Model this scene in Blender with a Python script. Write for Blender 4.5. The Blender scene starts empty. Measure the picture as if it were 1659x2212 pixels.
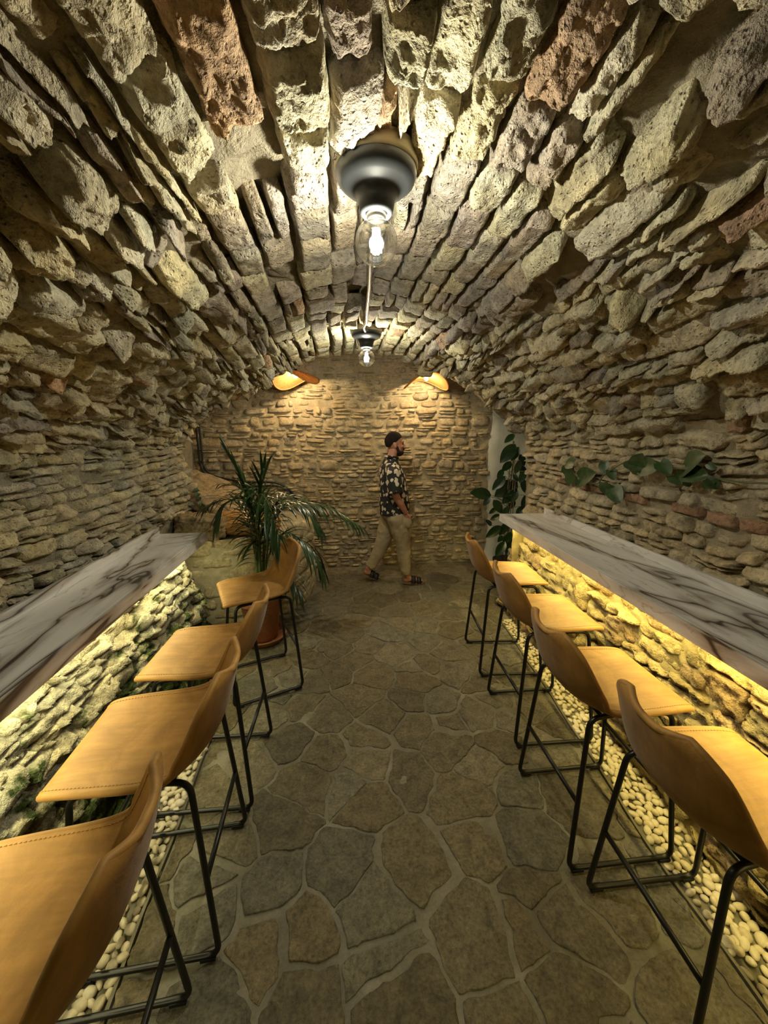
import bpy, bmesh, math, random
import numpy as np
from mathutils import Vector, Matrix

random.seed(7)
RNG = np.random.default_rng(7)
SC = bpy.context.scene
COL = SC.collection

# ------------------------------------------------------------------ camera
# world axes: +Y runs down the cellar, +X to the right, camera stands at (0, 0)
CAM_H = 1.80
F_PX, CX, CY = 831.0, 829.5, 1106.0
RM = np.array([[0.99179332, -0.02649045, 0.12507707],
               [-0.12785155, -0.20549655, 0.97027066],
               [0.0, -0.97829925, -0.20719695]])
cam_data = bpy.data.cameras.new('camera')
cam = bpy.data.objects.new('camera', cam_data)
COL.objects.link(cam)
rx, uy, bz = RM @ np.array([1., 0, 0]), RM @ np.array([0, -1., 0]), RM @ np.array([0, 0, -1.])
cam.matrix_world = Matrix(((rx[0], uy[0], bz[0], 0), (rx[1], uy[1], bz[1], 0), (rx[2], uy[2], bz[2], CAM_H), (0, 0, 0, 1)))
cam_data.sensor_fit = 'VERTICAL'
cam_data.sensor_height = 24.0
cam_data.lens = F_PX / 2212.0 * 24.0
cam_data.clip_start = 0.02
SC.camera = cam

# ------------------------------------------------------------------ world, exposure
world = bpy.data.worlds.new('night')
SC.world = world
world.use_nodes = True
world.node_tree.nodes['Background'].inputs[0].default_value = (0.9, 0.8, 0.6, 1)
world.node_tree.nodes['Background'].inputs[1].default_value = 0.05
SC.view_settings.view_transform = 'Standard'
SC.view_settings.look = 'None'
SC.view_settings.gamma = 1.0
SC.view_settings.exposure = 0.36
SC.view_settings.use_curve_mapping = False
SC.cycles.max_bounces = 5
SC.cycles.diffuse_bounces = 3
SC.cycles.use_adaptive_sampling = True
SC.cycles.adaptive_threshold = 0.04
SC.cycles.use_denoising = True
SC.cycles.glossy_bounces = 3
SC.cycles.caustics_reflective = False
SC.cycles.caustics_refractive = False

# light settings used by the lamp builders below
BULB_W = 46.0
BULB_COL = (1.0, 0.95, 0.76)
WICKER_W = 48.0
WICKER_COL = (1.0, 0.78, 0.46)
LED_W_LEFT = 16.0
LED_W_RIGHT = 20.0
LED_COL_LEFT = (1.0, 0.91, 0.48)
LED_COL_RIGHT = (1.0, 0.82, 0.28)


# ------------------------------------------------------------------ helpers
def project(P):
    P = np.atleast_2d(np.asarray(P, float)) - np.array([0, 0, CAM_H])
    v = P @ RM
    w = np.maximum(v[:, 2], 1e-3)
    return np.stack([CX + F_PX * v[:, 0] / w, CY + F_PX * v[:, 1] / w, v[:, 2]], 1)


def unproject(px, py, axis, val):
    """point where the view ray through a pixel meets the plane axis=val"""
    r = RM @ np.array([px - CX, py - CY, F_PX])
    o = np.array([0, 0, CAM_H])
    t = (val - o[axis]) / r[axis]
    return o + t * r


_TAB = np.random.default_rng(4242).uniform(-1, 1, 64 * 64 * 64).astype(np.float32)


def vnoise(P, seed=0):
    P = np.asarray(P, float)
    f = np.floor(P)
    i = f.astype(np.int64)
    t = (P - f)
    t = t * t * (3 - 2 * t)
    ix = [((i[:, 0] + d + seed * 7) & 63) << 12 for d in (0, 1)]
    iy = [((i[:, 1] + d + seed * 13) & 63) << 6 for d in (0, 1)]
    iz = [(i[:, 2] + d + seed * 29) & 63 for d in (0, 1)]
    tx, ty, tz = t[:, 0], t[:, 1], t[:, 2]
    c = []
    for a in (0, 1):
        e = []
        for b_ in (0, 1):
            p = _TAB[ix[a] + iy[b_] + iz[0]]
            q = _TAB[ix[a] + iy[b_] + iz[1]]
            e.append(p + (q - p) * tz)
        c.append(e[0] + (e[1] - e[0]) * ty)
    return c[0] + (c[1] - c[0]) * tx


def fbm(P, octaves=4, seed=0, gain=0.5):
    a, s, out = 1.0, 1.0, 0
    for k in range(octaves):
        out = out + a * vnoise(np.asarray(P) * s + 17.3 * k, seed + k)
        a *= gain
        s *= 2.03
    return out


def ridged(P, octaves=3, seed=0):
    a, s, out = 1.0, 1.0, 0
    for k in range(octaves):
        out = out + a * (1 - 2 * np.abs(vnoise(np.asarray(P) * s + 9.1 * k, seed + k)))
        a *= 0.5
        s *= 2.1
    return out


def mesh_from(verts, faces, smooth=True, col=None):
    me = bpy.data.meshes.new('m')
    me.from_pydata([tuple(v) for v in verts], [], faces)
    if smooth:
        me.shade_smooth()
    if col is not None:
        at = me.attributes.new('col', 'FLOAT_COLOR', 'POINT')
        c = np.ones((len(verts), 4), np.float32)
        c[:, :3] = col
        at.data.foreach_set('color', c.ravel())
    return me


def grid_mesh(V, nu, nv, col=None):
    """V: (nu*nv,3) -> quad grid mesh, fast path"""
    me = bpy.data.meshes.new('m')
    idx = np.arange(nu * nv).reshape(nu, nv)
    q = np.stack([idx[:-1, :-1], idx[1:, :-1], idx[1:, 1:], idx[:-1, 1:]], -1).reshape(-1, 4)
    return fast_mesh(V, q, col)


def fast_mesh(V, Q, col=None, smooth=True):
    me = bpy.data.meshes.new('m')
    n, k = len(V), Q.shape[1]
    me.vertices.add(n)
    me.vertices.foreach_set('co', np.asarray(V, np.float32).ravel())
    me.loops.add(Q.size)
    me.loops.foreach_set('vertex_index', Q.astype(np.int32).ravel())
    me.polygons.add(len(Q))
    me.polygons.foreach_set('loop_start', np.arange(0, Q.size, k, dtype=np.int32))
    me.polygons.foreach_set('loop_total', np.full(len(Q), k, np.int32))
    if smooth:
        me.polygons.foreach_set('use_smooth', np.ones(len(Q), bool))
    if col is not None:
        at = me.attributes.new('col', 'FLOAT_COLOR', 'POINT')
        c = np.ones((n, 4), np.float32)
        c[:, :3] = col
        at.data.foreach_set('color', c.ravel())
    me.update(calc_edges=True)
    return me


def link(name, me, mat=None, parent=None, loc=None, rotz=0.0):
    o = bpy.data.objects.new(name, me)
    COL.objects.link(o)
    if me is not None:
        me.name = name
        if mat is not None and len(me.materials) == 0:
            me.materials.append(mat)
    if parent is not None:
        o.parent = parent
    if loc is not None:
        o.location = loc
    if rotz:
        o.rotation_euler = (0, 0, rotz)
    return o


def tag(o, label, category, group=None):
    o['label'] = label
    o['category'] = category
    if group:
        o['group'] = group
    return o


def structure(o):
    o['kind'] = 'structure'
    return o


class MB:
    """collects simple shapes into one mesh"""

    def __init__(self):
        self.v, self.f = [], []

    def add(self, verts, faces):
        b = len(self.v)
        self.v += [tuple(map(float, p)) for p in verts]
        self.f += [tuple(i + b for i in f) for f in faces]
        return self

    def box(self, c, s, rot=None):
        hx, hy, hz = s[0] / 2, s[1] / 2, s[2] / 2
        vs = [Vector((x, y, z)) for x in (-hx, hx) for y in (-hy, hy) for z in (-hz, hz)]
        if rot is not None:
            vs = [rot @ p for p in vs]
        vs = [p + Vector(c) for p in vs]
        return self.add(vs, [(0, 1, 3, 2), (4, 6, 7, 5), (0, 4, 5, 1), (2, 3, 7, 6), (0, 2, 6, 4), (1, 5, 7, 3)])

    def tube(self, pts, r, n=10, closed=False, cap=True):
        pts = [Vector(p) for p in pts]
        m = len(pts)
        rs = r if hasattr(r, '__len__') else [r] * m
        tang = []
        for i in range(m):
            if closed:
                d = pts[(i + 1) % m] - pts[i - 1]
            else:
                d = pts[min(i + 1, m - 1)] - pts[max(i - 1, 0)]
            tang.append(d.normalized() if d.length > 1e-9 else Vector((0, 0, 1)))
        up = Vector((0, 0, 1)) if abs(tang[0].z) < .9 else Vector((1, 0, 0))
        nrm = (up - tang[0] * up.dot(tang[0])).normalized()
        vs = []
        for i in range(m):
            nrm = (nrm - tang[i] * nrm.dot(tang[i]))
            nrm = nrm.normalized() if nrm.length > 1e-6 else tang[i].orthogonal().normalized()
            bi = tang[i].cross(nrm)
            for k in range(n):
                a = 2 * math.pi * k / n
                vs.append(pts[i] + (nrm * math.cos(a) + bi * math.sin(a)) * rs[i])
        fs = []
        for i in range(m if closed else m - 1):
            j = (i + 1) % m
            for k in range(n):
                k2 = (k + 1) % n
                fs.append((i * n + k, i * n + k2, j * n + k2, j * n + k))
        if cap and not closed:
            fs.append(tuple(range(n - 1, -1, -1)))
            fs.append(tuple((m - 1) * n + k for k in range(n)))
        return self.add(vs, fs)

    def lathe(self, prof, c=(0, 0, 0), n=32):
        vs, fs = [], []
        m = len(prof)
        for r, z in prof:
            for k in range(n):
                a = 2 * math.pi * k / n
                vs.append((c[0] + r * math.cos(a), c[1] + r * math.sin(a), c[2] + z))
        for i in range(m - 1):
            for k in range(n):
                k2 = (k + 1) % n
                fs.append((i * n + k, i * n + k2, (i + 1) * n + k2, (i + 1) * n + k))
        return self.add(vs, fs)

    def mesh(self, smooth=True):
        return mesh_from(self.v, self.f, smooth)

    def build(self, name, mat, parent=None, loc=None, smooth=True):
        me = self.mesh(smooth)
        return link(name, me, mat, parent, loc)


def auto_smooth(o, deg=35):
    o.data.set_sharp_from_angle(angle=math.radians(deg))


def catmull(P, n=12, closed=False):
    P = np.asarray(P, float)
    out = []
    m = len(P)
    rng_ = range(m) if closed else range(m - 1)
    for i in rng_:
        if closed:
            p0, p1, p2, p3 = P[i - 1], P[i], P[(i + 1) % m], P[(i + 2) % m]
        else:
            p0, p1, p2, p3 = P[max(i - 1, 0)], P[i], P[i + 1], P[min(i + 2, m - 1)]
        for k in range(n):
            t = k / n
            out.append(0.5 * ((2 * p1) + (-p0 + p2) * t + (2 * p0 - 5 * p1 + 4 * p2 - p3) * t * t + (-p0 + 3 * p1 - 3 * p2 + p3) * t ** 3))
    if not closed:
        out.append(P[-1])
    return np.array(out)


def fillet(pts, r, n=5):
    """polyline with rounded corners"""
    pts = [Vector(p) for p in pts]
    out = [pts[0]]
    for i in range(1, len(pts) - 1):
        a, b, c = pts[i - 1], pts[i], pts[i + 1]
        d1, d2 = (a - b), (c - b)
        rr = min(r, d1.length * .45, d2.length * .45)
        p, q = b + d1.normalized() * rr, b + d2.normalized() * rr
        for k in range(n + 1):
            t = k / n
            out.append(p * (1 - t) ** 2 + b * 2 * t * (1 - t) + q * t * t)
    out.append(pts[-1])
    return out


# ------------------------------------------------------------------ materials
class NT:
    def __init__(self, name):
        self.m = bpy.data.materials.new(name)
        self.m.use_nodes = True
        self.t = self.m.node_tree
        self.b = self.t.nodes['Principled BSDF']
        self.out = self.t.nodes['Material Output']

    def n(self, typ, **kw):
        nd = self.t.nodes.new(typ)
        for k, v in kw.items():
            setattr(nd, k, v)
        return nd

    def l(self, a, b):
        self.t.links.new(a, b)

    def pos(self):
        return self.n('ShaderNodeNewGeometry').outputs['Position']

    def obj(self):
        return self.n('ShaderNodeTexCoord').outputs['Object']

    def scale(self, vec, s):
        nd = self.n('ShaderNodeVectorMath', operation='MULTIPLY')
        self.l(vec, nd.inputs[0])
        nd.inputs[1].default_value = s
        return nd.outputs[0]

    def noise(self, vec, scale, detail=6, rough=.6, dist=0.0):
        nd = self.n('ShaderNodeTexNoise')
        nd.inputs['Scale'].default_value = scale
        nd.inputs['Detail'].default_value = detail
        nd.inputs['Roughness'].default_value = rough
        nd.inputs['Distortion'].default_value = dist
        self.l(vec, nd.inputs['Vector'])
        return nd.outputs['Fac']

    def voronoi(self, vec, scale, feature='F1', rnd=1.0):
        nd = self.n('ShaderNodeTexVoronoi', feature=feature)
        nd.inputs['Scale'].default_value = scale
        nd.inputs['Randomness'].default_value = rnd
        self.l(vec, nd.inputs['Vector'])
        return nd.outputs['Distance']

    def ramp(self, fac, stops):
        nd = self.n('ShaderNodeValToRGB')
        while len(nd.color_ramp.elements) < len(stops):
            nd.color_ramp.elements.new(0.5)
        for e, (p, c) in zip(nd.color_ramp.elements, stops):
            e.position = p
            e.color = (c[0], c[1], c[2], 1) if hasattr(c, '__len__') else (c, c, c, 1)
        self.l(fac, nd.inputs[0])
        return nd.outputs[0]

    def math(self, op, a, b=None, clamp=False):
        nd = self.n('ShaderNodeMath', operation=op, use_clamp=clamp)
        for i, x in enumerate((a, b)):
            if x is None:
                continue
            if hasattr(x, 'links'):
                self.l(x, nd.inputs[i])
            else:
                nd.inputs[i].default_value = x
        return nd.outputs[0]

    def mix(self, fac, a, b, blend='MIX'):
        nd = self.n('ShaderNodeMix', data_type='RGBA', blend_type=blend)
        for s, x in ((nd.inputs['Factor'], fac), (nd.inputs['A'], a), (nd.inputs['B'], b)):
            pass
        ins = [i for i in nd.inputs if i.type == 'RGBA']
        fin = [i for i in nd.inputs if i.type == 'VALUE'][0]
        if hasattr(fac, 'links'):
            self.l(fac, fin)
        else:
            fin.default_value = fac
        for s, x in zip(ins, (a, b)):
            if hasattr(x, 'links'):
                self.l(x, s)
            else:
                s.default_value = (x[0], x[1], x[2], 1)
        return [o for o in nd.outputs if o.type == 'RGBA'][0]

    def attr(self, name):
        return self.n('ShaderNodeAttribute', attribute_name=name).outputs['Color']

    def bump(self, height, dist, strength=1.0, normal=None):
        nd = self.n('ShaderNodeBump')
        nd.inputs['Strength'].default_value = strength
        nd.inputs['Distance'].default_value = dist
        self.l(height, nd.inputs['Height'])
        if normal is not None:
            self.l(normal, nd.inputs['Normal'])
        return nd.outputs[0]

    def base(self, c):
        s = self.b.inputs['Base Color']
        if hasattr(c, 'links'):
            self.l(c, s)
        else:
            s.default_value = (c[0], c[1], c[2], 1)

    def rough(self, r):
        s = self.b.inputs['Roughness']
        if hasattr(r, 'links'):
            self.l(r, s)
        else:
            s.default_value = r

    def normal(self, n):
        self.l(n, self.b.inputs['Normal'])

    def spec(self, v):
        self.b.inputs['Specular IOR Level'].default_value = v


def plain(name, col, rough=.6, metal=0.0, spec=.5):
    t = NT(name)
    t.base(col)
    t.rough(rough)
    t.b.inputs['Metallic'].default_value = metal
    t.spec(spec)
    return t.m


def stone_material(name, bump1=.012, bump2=.006, pits=.5, moss=False, rough=.92, gloss=.25, contrast=1.0, patina=None):
    t = NT(name)
    P = t.pos()
    n1 = t.noise(P, 9, 3, .6)
    n2 = t.noise(P, 42, 5, .68)
    n3 = t.noise(P, 150, 2, .7)
    c = t.attr('col')
    v = t.ramp(n1, [(.28, .62 / contrast), (.5, 1.0), (.72, 1.25)])
    c = t.mix(1.0, c, v, 'MULTIPLY')
    v2 = t.ramp(n2, [(.3, .55), (.5, 1.0), (.7, 1.22)])
    c = t.mix(1.0, c, v2, 'MULTIPLY')
    warm = t.ramp(t.noise(P, 4.3, 2, .55), [(.4, (1, .99, .97)), (.62, (1.08, .98, .80))])
    c = t.mix(.8, c, warm, 'MULTIPLY')
    if patina is not None:
        pm = t.ramp(t.noise(P, 2.4, 5, .6), [(.46, 0.0), (.62, 1.0)])
        c = t.mix(t.math('MULTIPLY', pm, patina[1]), c, patina[0])
    h = t.math('ADD', t.math('MULTIPLY', n2, 1.0), t.math('MULTIPLY', n3, .35))
    vor = t.voronoi(P, 62)
    pit = t.ramp(vor, [(.0, 0.0), (.32, 1.0)])
    h2 = t.math('ADD', h, t.math('MULTIPLY', pit, pits))
    if moss:
        sep = t.n('ShaderNodeSeparateXYZ')
        t.l(P, sep.inputs[0])
        low = t.ramp(sep.outputs[2], [(.15, .30), (.85, 0.0)])
        m = t.math('ADD', t.noise(P, 5.5, 5, .62), low)
        m = t.ramp(m, [(.62, 0.0), (.71, 1.0)])
        mc = t.ramp(t.noise(P, 90, 4, .7), [(.3, (.012, .022, .004)), (.7, (.075, .11, .02))])
        c = t.mix(m, c, mc)
    t.base(c)
    t.rough(rough)
    t.spec(gloss)
    hh = t.math('ADD', t.math('MULTIPLY', n1, .6 * bump1 / bump2), h2)
    t.normal(t.bump(hh, bump2, 1.0))
    return t.m


def mortar_material(name, c1, c2, bump=.006, moss=False):
    t = NT(name)
    P = t.pos()
    n = t.noise(P, 14, 4, .65)
    c = t.ramp(n, [(.3, c1), (.7, c2)])
    if moss:
        sep = t.n('ShaderNodeSeparateXYZ')
        t.l(P, sep.inputs[0])
        low = t.ramp(sep.outputs[2], [(.1, .35), (.6, 0.0)])
        m = t.ramp(t.math('ADD', t.noise(P, 5.5, 5, .62), low), [(.60, 0.0), (.76, 1.0)])
        c = t.mix(m, c, (.03, .045, .01))
    t.base(c)
    t.rough(.95)
    t.spec(.2)
    t.normal(t.bump(t.noise(P, 60, 4, .7), bump, 1.0))
    return t.m


M_VAULT = stone_material('vault_stone', .02, .020, .55, contrast=1.1)
M_WALL_L = stone_material('wall_left_stone', .018, .017, .5)
M_WALL_R = stone_material('wall_right_stone', .016, .013, .35)
M_WALL_B = stone_material('wall_back_stone', .012, .010, .3)
M_BASE_L = stone_material('mossy_schist', .02, .020, .2, moss=True, rough=.8)
M_BASE_R = stone_material('base_right_stone', .018, .018, .3)
M_PLANTER = stone_material('limewashed_stone', .007, .004, .3)
M_BOULDER = stone_material('boulder_stone', .012, .007, .3)
M_MORTAR_V = mortar_material('dark_mortar', (.22, .19, .135), (.36, .315, .225), .020)
M_MORTAR_L = mortar_material('grey_mortar', (.24, .215, .155), (.38, .345, .255), .020)
M_MORTAR_B = mortar_material('sandy_mortar', (.38, .31, .19), (.54, .45, .29), .010)
M_MORTAR_R = mortar_material('brown_mortar', (.32, .275, .185), (.46, .40, .28), .014)
M_MORTAR_BL = mortar_material('mossy_earth', (.10, .085, .05), (.2, .17, .1), moss=True)
M_MORTAR_BR = mortar_material('yellow_mortar', (.30, .24, .12), (.46, .37, .2))
M_MORTAR_P = mortar_material('lime_mortar', (.34, .30, .19), (.46, .41, .28), .004)


def make_flag_material():
    t = NT('flagstone')
    P = t.pos()
    c = t.attr('col')
    n1 = t.noise(P, 16, 4, .62, .6)
    n2 = t.noise(P, 75, 5, .72)
    c = t.mix(1.0, c, t.ramp(n1, [(.3, .6), (.5, 1.0), (.7, 1.3)]), 'MULTIPLY')
    c = t.mix(1.0, c, t.ramp(n2, [(.3, .5), (.5, 1.0), (.72, 1.5)]), 'MULTIPLY')
    t.base(c)
    t.rough(t.ramp(n2, [(.3, .62), (.7, .36)]))
    t.spec(.45)
    nb = t.bump(n1, .022, .8)
    t.normal(t.bump(n2, .009, .9, nb))
    return t.m


def make_grout_material():
    t = NT('grout')
    P = t.pos()
    n1 = t.noise(P, 3.2, 7, .62)
    n2 = t.noise(P, 90, 5, .7)
    c = t.ramp(n1, [(.36, (.115, .10, .06)), (.5, (.165, .148, .098)), (.66, (.25, .23, .165))])
    c = t.mix(1.0, c, t.ramp(n2, [(.3, .8), (.7, 1.15)]), 'MULTIPLY')
    t.base(c)
    t.rough(.55)
    t.spec(.4)
    t.normal(t.bump(t.math('ADD', n1, t.math('MULTIPLY', n2, .25)), .006, .8))
    return t.m


M_FLAG = make_flag_material()
M_GROUT = make_grout_material()


def make_marble():
    t = NT('veined_marble')
    P = t.pos()
    # veins run diagonally along the counters
    mp = t.n('ShaderNodeMapping')
    mp.inputs['Rotation'].default_value = (math.radians(12), 0, math.radians(13))
    mp.inputs['Scale'].default_value = (2.1, .42, 2.1)
    t.l(P, mp.inputs[0])
    V = mp.outputs[0]
    a = t.noise(V, 1.45, 3.5, .52, 1.1)
    ridge = t.math('ABSOLUTE', t.math('SUBTRACT', a, .5))
    broad = t.ramp(ridge, [(0.0, .85), (.016, .65), (.048, .22), (.085, 0.0)])
    core = t.ramp(ridge, [(0.0, 1.0), (.005, .8), (.011, 0.0)])
    b = t.noise(V, 2.6, 4, .55, 1.6)
    r2 = t.math('ABSOLUTE', t.math('SUBTRACT', b, .52))
    thin = t.ramp(r2, [(0.0, .7), (.006, .3), (.022, 0.0)])
    msk = t.ramp(t.noise(P, 1.3, 3, .5), [(.38, .25), (.6, 1.0)])
    thin = t.math('MULTIPLY', thin, msk, True)
    cloud = t.ramp(t.noise(V, 1.6, 4, .55, .6), [(.3, (.62, .61, .59)), (.5, (.78, .77, .75)), (.72, (.86, .855, .84))])
    brown = t.ramp(t.noise(P, 2.0, 3, .5), [(.4, (.24, .165, .095)), (.62, (.19, .17, .15))])
    c = t.mix(broad, cloud, brown)
    c = t.mix(thin, c, (.16, .145, .13))
    c = t.mix(core, c, (.060, .045, .035))
    t.base(c)
    t.rough(.28)
    t.spec(.5)
    return t.m


M_MARBLE = make_marble()


def make_leather():
    t = NT('tan_leather')
    P = t.obj()
    n1 = t.noise(P, 6, 6, .6, .8)
    n2 = t.noise(P, 240, 4, .6)
    st = t.noise(t.scale(P, (3, 26, 3)), 1.4, 5, .6, .3)
    c = t.ramp(n1, [(.28, (.26, .128, .030)), (.5, (.39, .20, .046)), (.72, (.49, .27, .068))])
    c = t.mix(1.0, c, t.ramp(st, [(.35, .88), (.6, 1.06)]), 'MULTIPLY')
    t.base(c)
    t.rough(.55)
    t.spec(.35)
    t.b.inputs['Sheen Weight'].default_value = .15
    t.b.inputs['Sheen Roughness'].default_value = .4
    nb = t.bump(n1, .006, .35)
    t.normal(t.bump(n2, .0006, .6, nb))
    return t.m


M_LEATHER = make_leather()
M_STITCH = plain('tan_thread', (.50, .28, .10), .8)
M_BLACK = plain('black_powder_coat', (.006, .006, .006), .38, 0.0, .5)
M_RUBBER = plain('black_rubber', (.005, .005, .005), .7)
M_CONDUIT = plain('steel_conduit', (.62, .60, .56), .28, 1.0)
M_SOCKET = plain('dark_ceramic', (.018, .020, .022), .35, 0.0, .5)
M_SOCKET_RING = plain('wooden_rosette', (.33, .28, .18), .6)


def make_pebble():
    t = NT('white_pebble')
    P = t.pos()
    oi = t.n('ShaderNodeObjectInfo')
    c = t.ramp(oi.outputs['Random'], [(0.0, (.62, .55, .40)), (.5, (.78, .72, .58)), (1.0, (.70, .62, .45))])
    c = t.mix(.6, c, t.ramp(t.noise(P, 60, 5, .6), [(.35, (.75, .68, .55)), (.65, (1, .97, .9))]), 'MULTIPLY')
    t.base(c)
    t.rough(.5)
    t.normal(t.bump(t.noise(P, 130, 4, .6), .002, .5))
    return t.m


M_PEBBLE = make_pebble()


def make_terracotta():
    t = NT('terracotta')
    P = t.pos()
    n = t.noise(P, 12, 6, .6)
    c = t.ramp(n, [(.3, (.24, .085, .035)), (.7, (.36, .15, .07))])
    # lime bloom
    m = t.ramp(t.noise(P, 9, 6, .65), [(.60, 0.0), (.70, .7)])
    c = t.mix(m, c, (.55, .45, .36))
    t.base(c)
    t.rough(.85)
    t.normal(t.bump(t.noise(P, 120, 4, .6), .002, .6))
    return t.m


M_TERRA = make_terracotta()
M_SOIL = mortar_material('potting_soil', (.02, .014, .008), (.05, .036, .02), .01)


def leaf_material(name, c1, c2, rough=.35, spec=.5, scale=6.0):
    t = NT(name)
    P = t.obj()
    n = t.noise(t.pos(), scale, 4, .55)
    t.base(t.ramp(n, [(.3, c1), (.7, c2)]))
    t.rough(rough)
    t.spec(spec)
    try:
        t.b.inputs['Subsurface Weight'].default_value = 0.0
    except Exception:
        pass
    t.normal(t.bump(t.noise(t.pos(), 90, 3, .5), .0015, .5))
    return t.m


M_PALM = leaf_material('palm_leaf', (.010, .032, .008), (.030, .072, .020), .30, .6)
M_PALM_STEM = leaf_material('palm_stem', (.05, .09, .02), (.10, .14, .04), .5)
M_FIG = leaf_material('glossy_dark_leaf', (.008, .030, .008), (.022, .058, .014), .25, .6)
M_VINE = leaf_material('vine_leaf', (.022, .052, .014), (.060, .105, .035), .4, .5, 30)
M_VINE_STEM = leaf_material('vine_stem', (.06, .085, .025), (.12, .13, .05), .6)
M_STAKE = plain('bamboo_stake', (.20, .125, .07), .7)
M_CABLE = plain('black_cable', (.008, .008, .008), .5)


def make_plaster():
    t = NT('white_plaster')
    P = t.pos()
    n = t.noise(P, 4, 6, .6)
    c = t.ramp(n, [(.3, (.50, .52, .45)), (.7, (.66, .66, .58))])
    t.base(c)
    t.rough(.85)
    t.spec(.3)
    nb = t.bump(t.noise(P, 7, 5, .6), .012, .6)
    t.normal(t.bump(t.noise(P, 45, 6, .65), .003, .8, nb))
    return t.m


M_PLASTER = make_plaster()


def make_glass():
    t = NT('clear_bulb_glass')
    fr = t.n('ShaderNodeLayerWeight')
    fr.inputs['Blend'].default_value = .30
    tr = t.n('ShaderNodeBsdfTransparent')
    tr.inputs[0].default_value = (.97, .97, .95, 1)
    gl = t.n('ShaderNodeBsdfGlossy')
    gl.inputs['Roughness'].default_value = .04
    mx = t.n('ShaderNodeMixShader')
    t.l(fr.outputs['Facing'], mx.inputs[0])
    t.l(tr.outputs[0], mx.inputs[1])
    t.l(gl.outputs[0], mx.inputs[2])
    t.l(mx.outputs[0], t.out.inputs[0])
    return t.m


M_GLASS = make_glass()


def emit(name, col, s):
    t = NT(name)
    e = t.n('ShaderNodeEmission')
    e.inputs[0].default_value = (col[0], col[1], col[2], 1)
    e.inputs[1].default_value = s
    t.l(e.outputs[0], t.out.inputs[0])
    t.m.cycles.emission_sampling = 'NONE'     # the lamps' own lights do the lighting
    return t.m


M_FILAMENT = emit('glowing_filament', (1, .95, .80), 30)
M_WBULB = emit('frosted_bulb_glow', (1, .86, .6), 22)
M_LED_L = emit('led_glow_left', LED_COL_LEFT, 6)
M_LED_R = emit('led_glow_right', LED_COL_RIGHT, 6)


def make_wicker():
    t = NT('woven_rattan')
    P = t.obj()
    c = t.ramp(t.noise(P, 60, 4, .6), [(.3, (.48, .25, .08)), (.7, (.66, .40, .15))])
    d = t.n('ShaderNodeBsdfDiffuse')
    tl = t.n('ShaderNodeBsdfTranslucent')
    t.l(c, d.inputs[0])
    t.l(c, tl.inputs[0])
    mx = t.n('ShaderNodeMixShader')
    mx.inputs[0].default_value = .5
    t.l(d.outputs[0], mx.inputs[1])
    t.l(tl.outputs[0], mx.inputs[2])
    t.l(mx.outputs[0], t.out.inputs[0])
    return t.m


M_WICKER = make_wicker()


# ------------------------------------------------------------------ rubble masonry
def stone_grid(cu, cv, hu, hv, nu, nv, st, seed):
    """irregular stone outline on a grid: radius, direction, u, v"""
    a = np.linspace(-1, 1, nu)
    b = np.linspace(-1, 1, nv)
    a = np.sign(a) * (1 - (1 - np.abs(a)) ** 1.35)
    b = np.sign(b) * (1 - (1 - np.abs(b)) ** 1.35)
    A, B = np.meshgrid(a, b, indexing='ij')
    A, B = A.ravel(), B.ravel()
    r = np.maximum(np.abs(A), np.abs(B))
    th = np.arctan2(B, A)
    ct, sn = np.cos(th), np.sin(th)
    R = (np.abs(ct) ** st['sq'] + np.abs(sn) ** st['sq']) ** (-1.0 / st['sq'])
    return A, B, r, ct, sn, R


def course_layout(u0, u1, v0, v1, hfun, lfun, wave, rng):
    """rows of cells (cu, cv, hu, hv)"""
    cells = []
    v = v0
    while v < v1 - .015:
        h = hfun(v, rng)
        u = u0 - rng.uniform(0, .15)
        while u < u1:
            ln = lfun(v, h, rng)
            k = rng.random()
            if k < wave:                                   # two thin stones on top of each other
                f = rng.uniform(.35, .65)
                cells.append((u + ln / 2, v + h * f / 2, ln / 2, h * f / 2))
                cells.append((u + ln / 2 + rng.uniform(-.02, .02), v + h * (1 + f) / 2, ln / 2, h * (1 - f) / 2))
            elif k > 1 - wave * .5:                        # one that reaches into the next course
                cells.append((u + ln / 2, v + h * .62, ln / 2, h * .68))
            else:
                cells.append((u + ln / 2, v + h / 2 + rng.uniform(-.006, .006), ln / 2, h / 2))
            u += ln
        v += h
    return cells


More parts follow.
